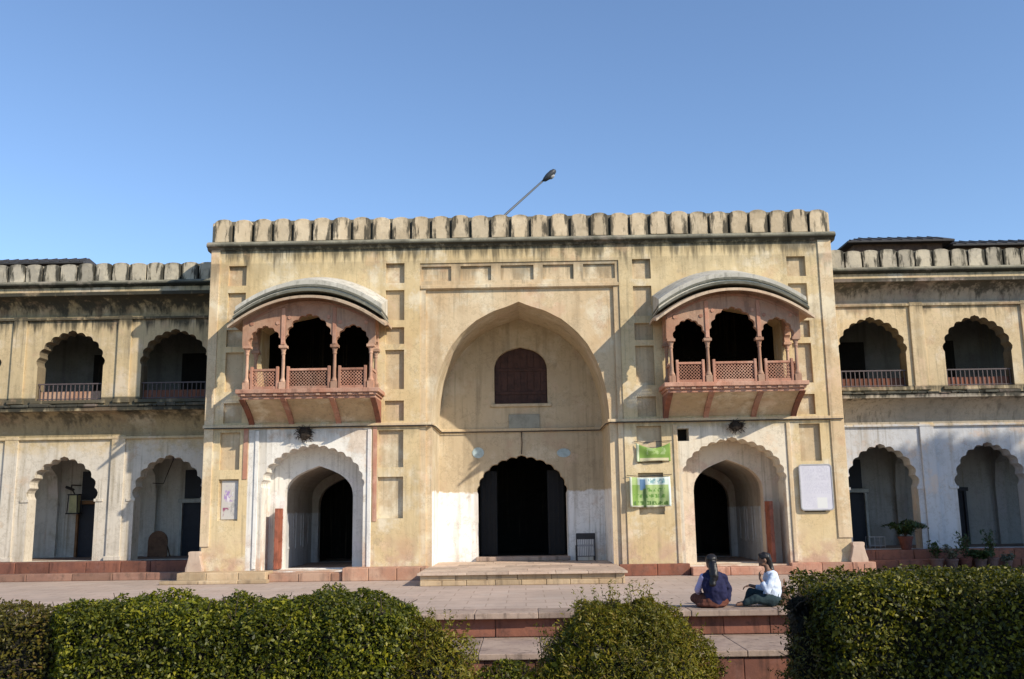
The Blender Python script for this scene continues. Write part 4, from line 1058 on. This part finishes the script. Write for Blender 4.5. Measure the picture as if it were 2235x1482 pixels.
def eyes(parent, c, f, l, s=1.):
    g=G()
    for s_ in (-1,1): g.ell(Vector(c)+f*.080*s+l*s_*.034*s+Vector((0,0,.008*s)),(.012,.012,.009),8,6)
    mk('eyes',g,M_HAIR,parent,smooth=True)
# person seen from behind, sitting on the terrace edge
px,py=3.27,-8.62
p1=empty('person',(px,py,.012),'person seated on the terrace edge seen from behind, navy shawl and rust-brown skirt','person')
b=G(); face=Vector((-.45,.9,0)).normalized()
limb(b,[(px,py,.13),(px+.01,py-.01,.30),(px+.01,py-.02,.47),(px,py-.01,.56)],[.155,.135,.150,.10],16)
b.ell((px,py-.01,.50),(.185,.10,.09),14,10); limb(b,[(px,py,.55),(px-.01,py+.02,.70)],[.055,.05],10)
head(b,(px-.015,py+.03,.79),face)
for s_ in (-1,1):
    sh=Vector((px+s_*.17,py-.01,.52)); el=Vector((px+s_*.245,py+.06,.30)); wr=Vector((px+s_*.16,py+.27,.20))
    limb(b,[sh,el,wr],[.055,.045,.03],10); hand(b,wr,(-s_*.5,.8,-.1),(0,0,1),1.,.5,s_)
    hip=Vector((px+s_*.10,py+.02,.11)); kn=Vector((px+s_*.23,py+.34,.14)); an=Vector((px-s_*.08,py+.42,.075))
    limb(b,[hip,kn,an],[.105,.075,.045],12); limb(b,[an,an+Vector((-s_*.14,.06,-.02))],[.04,.028],10)
bo=mk('body',b,M_SKIN,p1,fix=False); remesh(bo,.011)
eyes(p1,(px-.015,py+.03,.79),face,Vector((0,0,1)).cross(face))
h=G(); h.ell((px-.005,py+.005,.825),(.098,.108,.105),16,12); h.ell((px+.005,py-.055,.74),(.075,.055,.11),14,10)
limb(h,[(px+.01,py-.075,.74),(px+.005,py-.135,.56),(px-.02,py-.15,.42),(px-.03,py-.14,.30)],[.075,.08,.065,.025],10)
ho=mk('hair',h,M_HAIR,p1,fix=False); remesh(ho,.010); folds(ho,.035)
s=G(); limb(s,[(px+.02,py-.015,.12),(px+.025,py-.02,.32),(px+.02,py-.02,.49)],[.175,.185,.165],16); s.ell((px+.015,py-.015,.545),(.205,.125,.085),16,10)
limb(s,[(px+.19,py-.01,.52),(px+.27,py+.05,.32),(px+.26,py+.0,.14)],[.07,.075,.05],12); s.ell((px+.10,py-.09,.30),(.14,.10,.22),14,10); s.ell((px,py-.01,.60),(.12,.10,.06),14,8); s.ell((px-.08,py-.06,.40),(.12,.10,.18),14,10)
so1=mk('shawl',s,M_NAVY,p1,fix=False); remesh(so1,.014); folds(so1,.05)
s=G(); limb(s,[(px-.165,py-.005,.52),(px-.25,py+.055,.31),(px-.19,py+.22,.22)],[.068,.062,.045],12)
sl1=mk('sleeve',s,M_LILAC,p1,fix=False); remesh(sl1,.012); folds(sl1,.03)
s=G(); limb(s,[(px-.10,py+.03,.12),(px-.24,py+.33,.14),(px+.05,py+.44,.10)],[.135,.105,.08],14); limb(s,[(px+.10,py+.03,.12),(px+.24,py+.33,.14),(px-.05,py+.44,.10)],[.135,.105,.08],14)
s.ell((px,py+.02,.11),(.27,.20,.11),18,10); s.ell((px-.03,py-.02,.06),(.28,.18,.06),18,8)
sk=mk('skirt',s,M_SKIRT,p1,fix=False); remesh(sk,.014); folds(sk,.05)
# person in profile, legs stretched towards the first, chin on hand
qx,qy=4.30,-8.55
p2=empty('person',(qx,qy,.012),'person in pale blue shirt and dark trousers sitting sideways on terrace edge, hand at chin','person')
b=G(); face=Vector((-1,.12,-.18)).normalized()
limb(b,[(qx,qy,.13),(qx+.05,qy,.32),(qx+.01,qy,.50),(qx-.02,qy,.58)],[.14,.115,.125,.085],16); b.ell((qx+.0,qy,.53),(.09,.165,.085),14,10)
limb(b,[(qx-.02,qy,.58),(qx-.06,qy,.72)],[.052,.048],10)
hf,hl,hu=head(b,(qx-.095,qy,.815),Vector((-1,.12,0)))
for s_,kx,kz,ax in ((-1,-.30,.15,-.50),(1,-.33,.24,-.44)):
    hip=Vector((qx-.03,qy+s_*.09,.12)); kn=Vector((qx+kx,qy+s_*.13,kz)); an=Vector((qx+ax,qy+s_*.10,.075))
    limb(b,[hip,kn,an],[.095,.068,.042],12); limb(b,[an,an+Vector((-.13,0,-.02))],[.036,.026],10)
sh=Vector((qx-.0,qy-.16,.53)); el=Vector((qx-.11,qy-.20,.29)); wr=Vector((qx-.20,qy-.10,.50))
limb(b,[sh,el,wr],[.052,.042,.028],10); hand(b,wr,(-.02,.35,.85),(-1,-.2,0),1.,.8,-1)
sh=Vector((qx-.0,qy+.16,.53)); el=Vector((qx-.12,qy+.20,.30)); wr=Vector((qx-.33,qy+.14,.36))
limb(b,[sh,el,wr],[.052,.042,.028],10); hand(b,wr,(-.9,0,-.2),(0,0,1),1.,.6,1)
bo=mk('body',b,M_SKIN,p2,fix=False); remesh(bo,.010)
eyes(p2,(qx-.095,qy,.815),hf,hl)
h=G(); h.ell((qx-.075,qy,.855),(.112,.094,.090),16,12); h.ell((qx-.02,qy,.80),(.062,.082,.095),14,10); h.ell((qx-.165,qy,.895),(.04,.06,.03),10,8)
limb(h,[(qx-.01,qy,.76),(qx+.035,qy,.64),(qx+.06,qy,.55)],[.06,.05,.02],10)
ho=mk('hair',h,M_HAIR,p2,fix=False); remesh(ho,.010); folds(ho,.035)
s=G(); limb(s,[(qx,qy,.17),(qx+.05,qy,.33),(qx+.01,qy,.50)],[.155,.135,.140],16); s.ell((qx+.0,qy,.54),(.105,.185,.085),14,10); s.ell((qx-.02,qy,.60),(.062,.07,.04),12,8)
for s_ in (-1,1):
    limb(s,[(qx,qy+s_*.16,.53),(qx-.11,qy+s_*.20,.29)],[.068,.060],12)
limb(s,[(qx-.11,qy-.20,.29),(qx-.16,qy-.15,.395)],[.060,.048],12); limb(s,[(qx-.12,qy+.20,.30),(qx-.22,qy+.17,.33)],[.060,.048],12)
so2=mk('shirt',s,M_SHIRT,p2,fix=False); remesh(so2,.012); folds(so2,.04)
s=G()
for s_,kx,kz,ax in ((-1,-.30,.15,-.48),(1,-.33,.24,-.42)):
    limb(s,[(qx-.02,qy+s_*.09,.125),(qx+kx,qy+s_*.13,kz),(qx+ax,qy+s_*.10,.085)],[.112,.084,.062],12)
s.ell((qx+.01,qy,.12),(.16,.19,.11),14,10)
tr=mk('trousers',s,M_TROUS,p2,fix=False); remesh(tr,.012); folds(tr,.035)

# brown bag standing behind the second person
bg_=empty('shoulder_bag',(4.57,-8.40,.012),'brown cloth bag standing behind the person in pale blue shirt','bag')
b=G(); b.ell((4.57,-8.40,.17),(.10,.13,.17),14,10); b.box(4.48,4.66,-8.52,-8.28,.013,.14)
bb=mk('bag_body',b,M_WOODB,bg_,fix=False); remesh(bb,.012); folds(bb,.04)
mk('strap',G().tube([(4.53,-8.47,.30),(4.55,-8.46,.42),(4.58,-8.40,.46),(4.60,-8.34,.41),(4.61,-8.33,.29)],.012,6),M_WOODB,bg_,smooth=True)
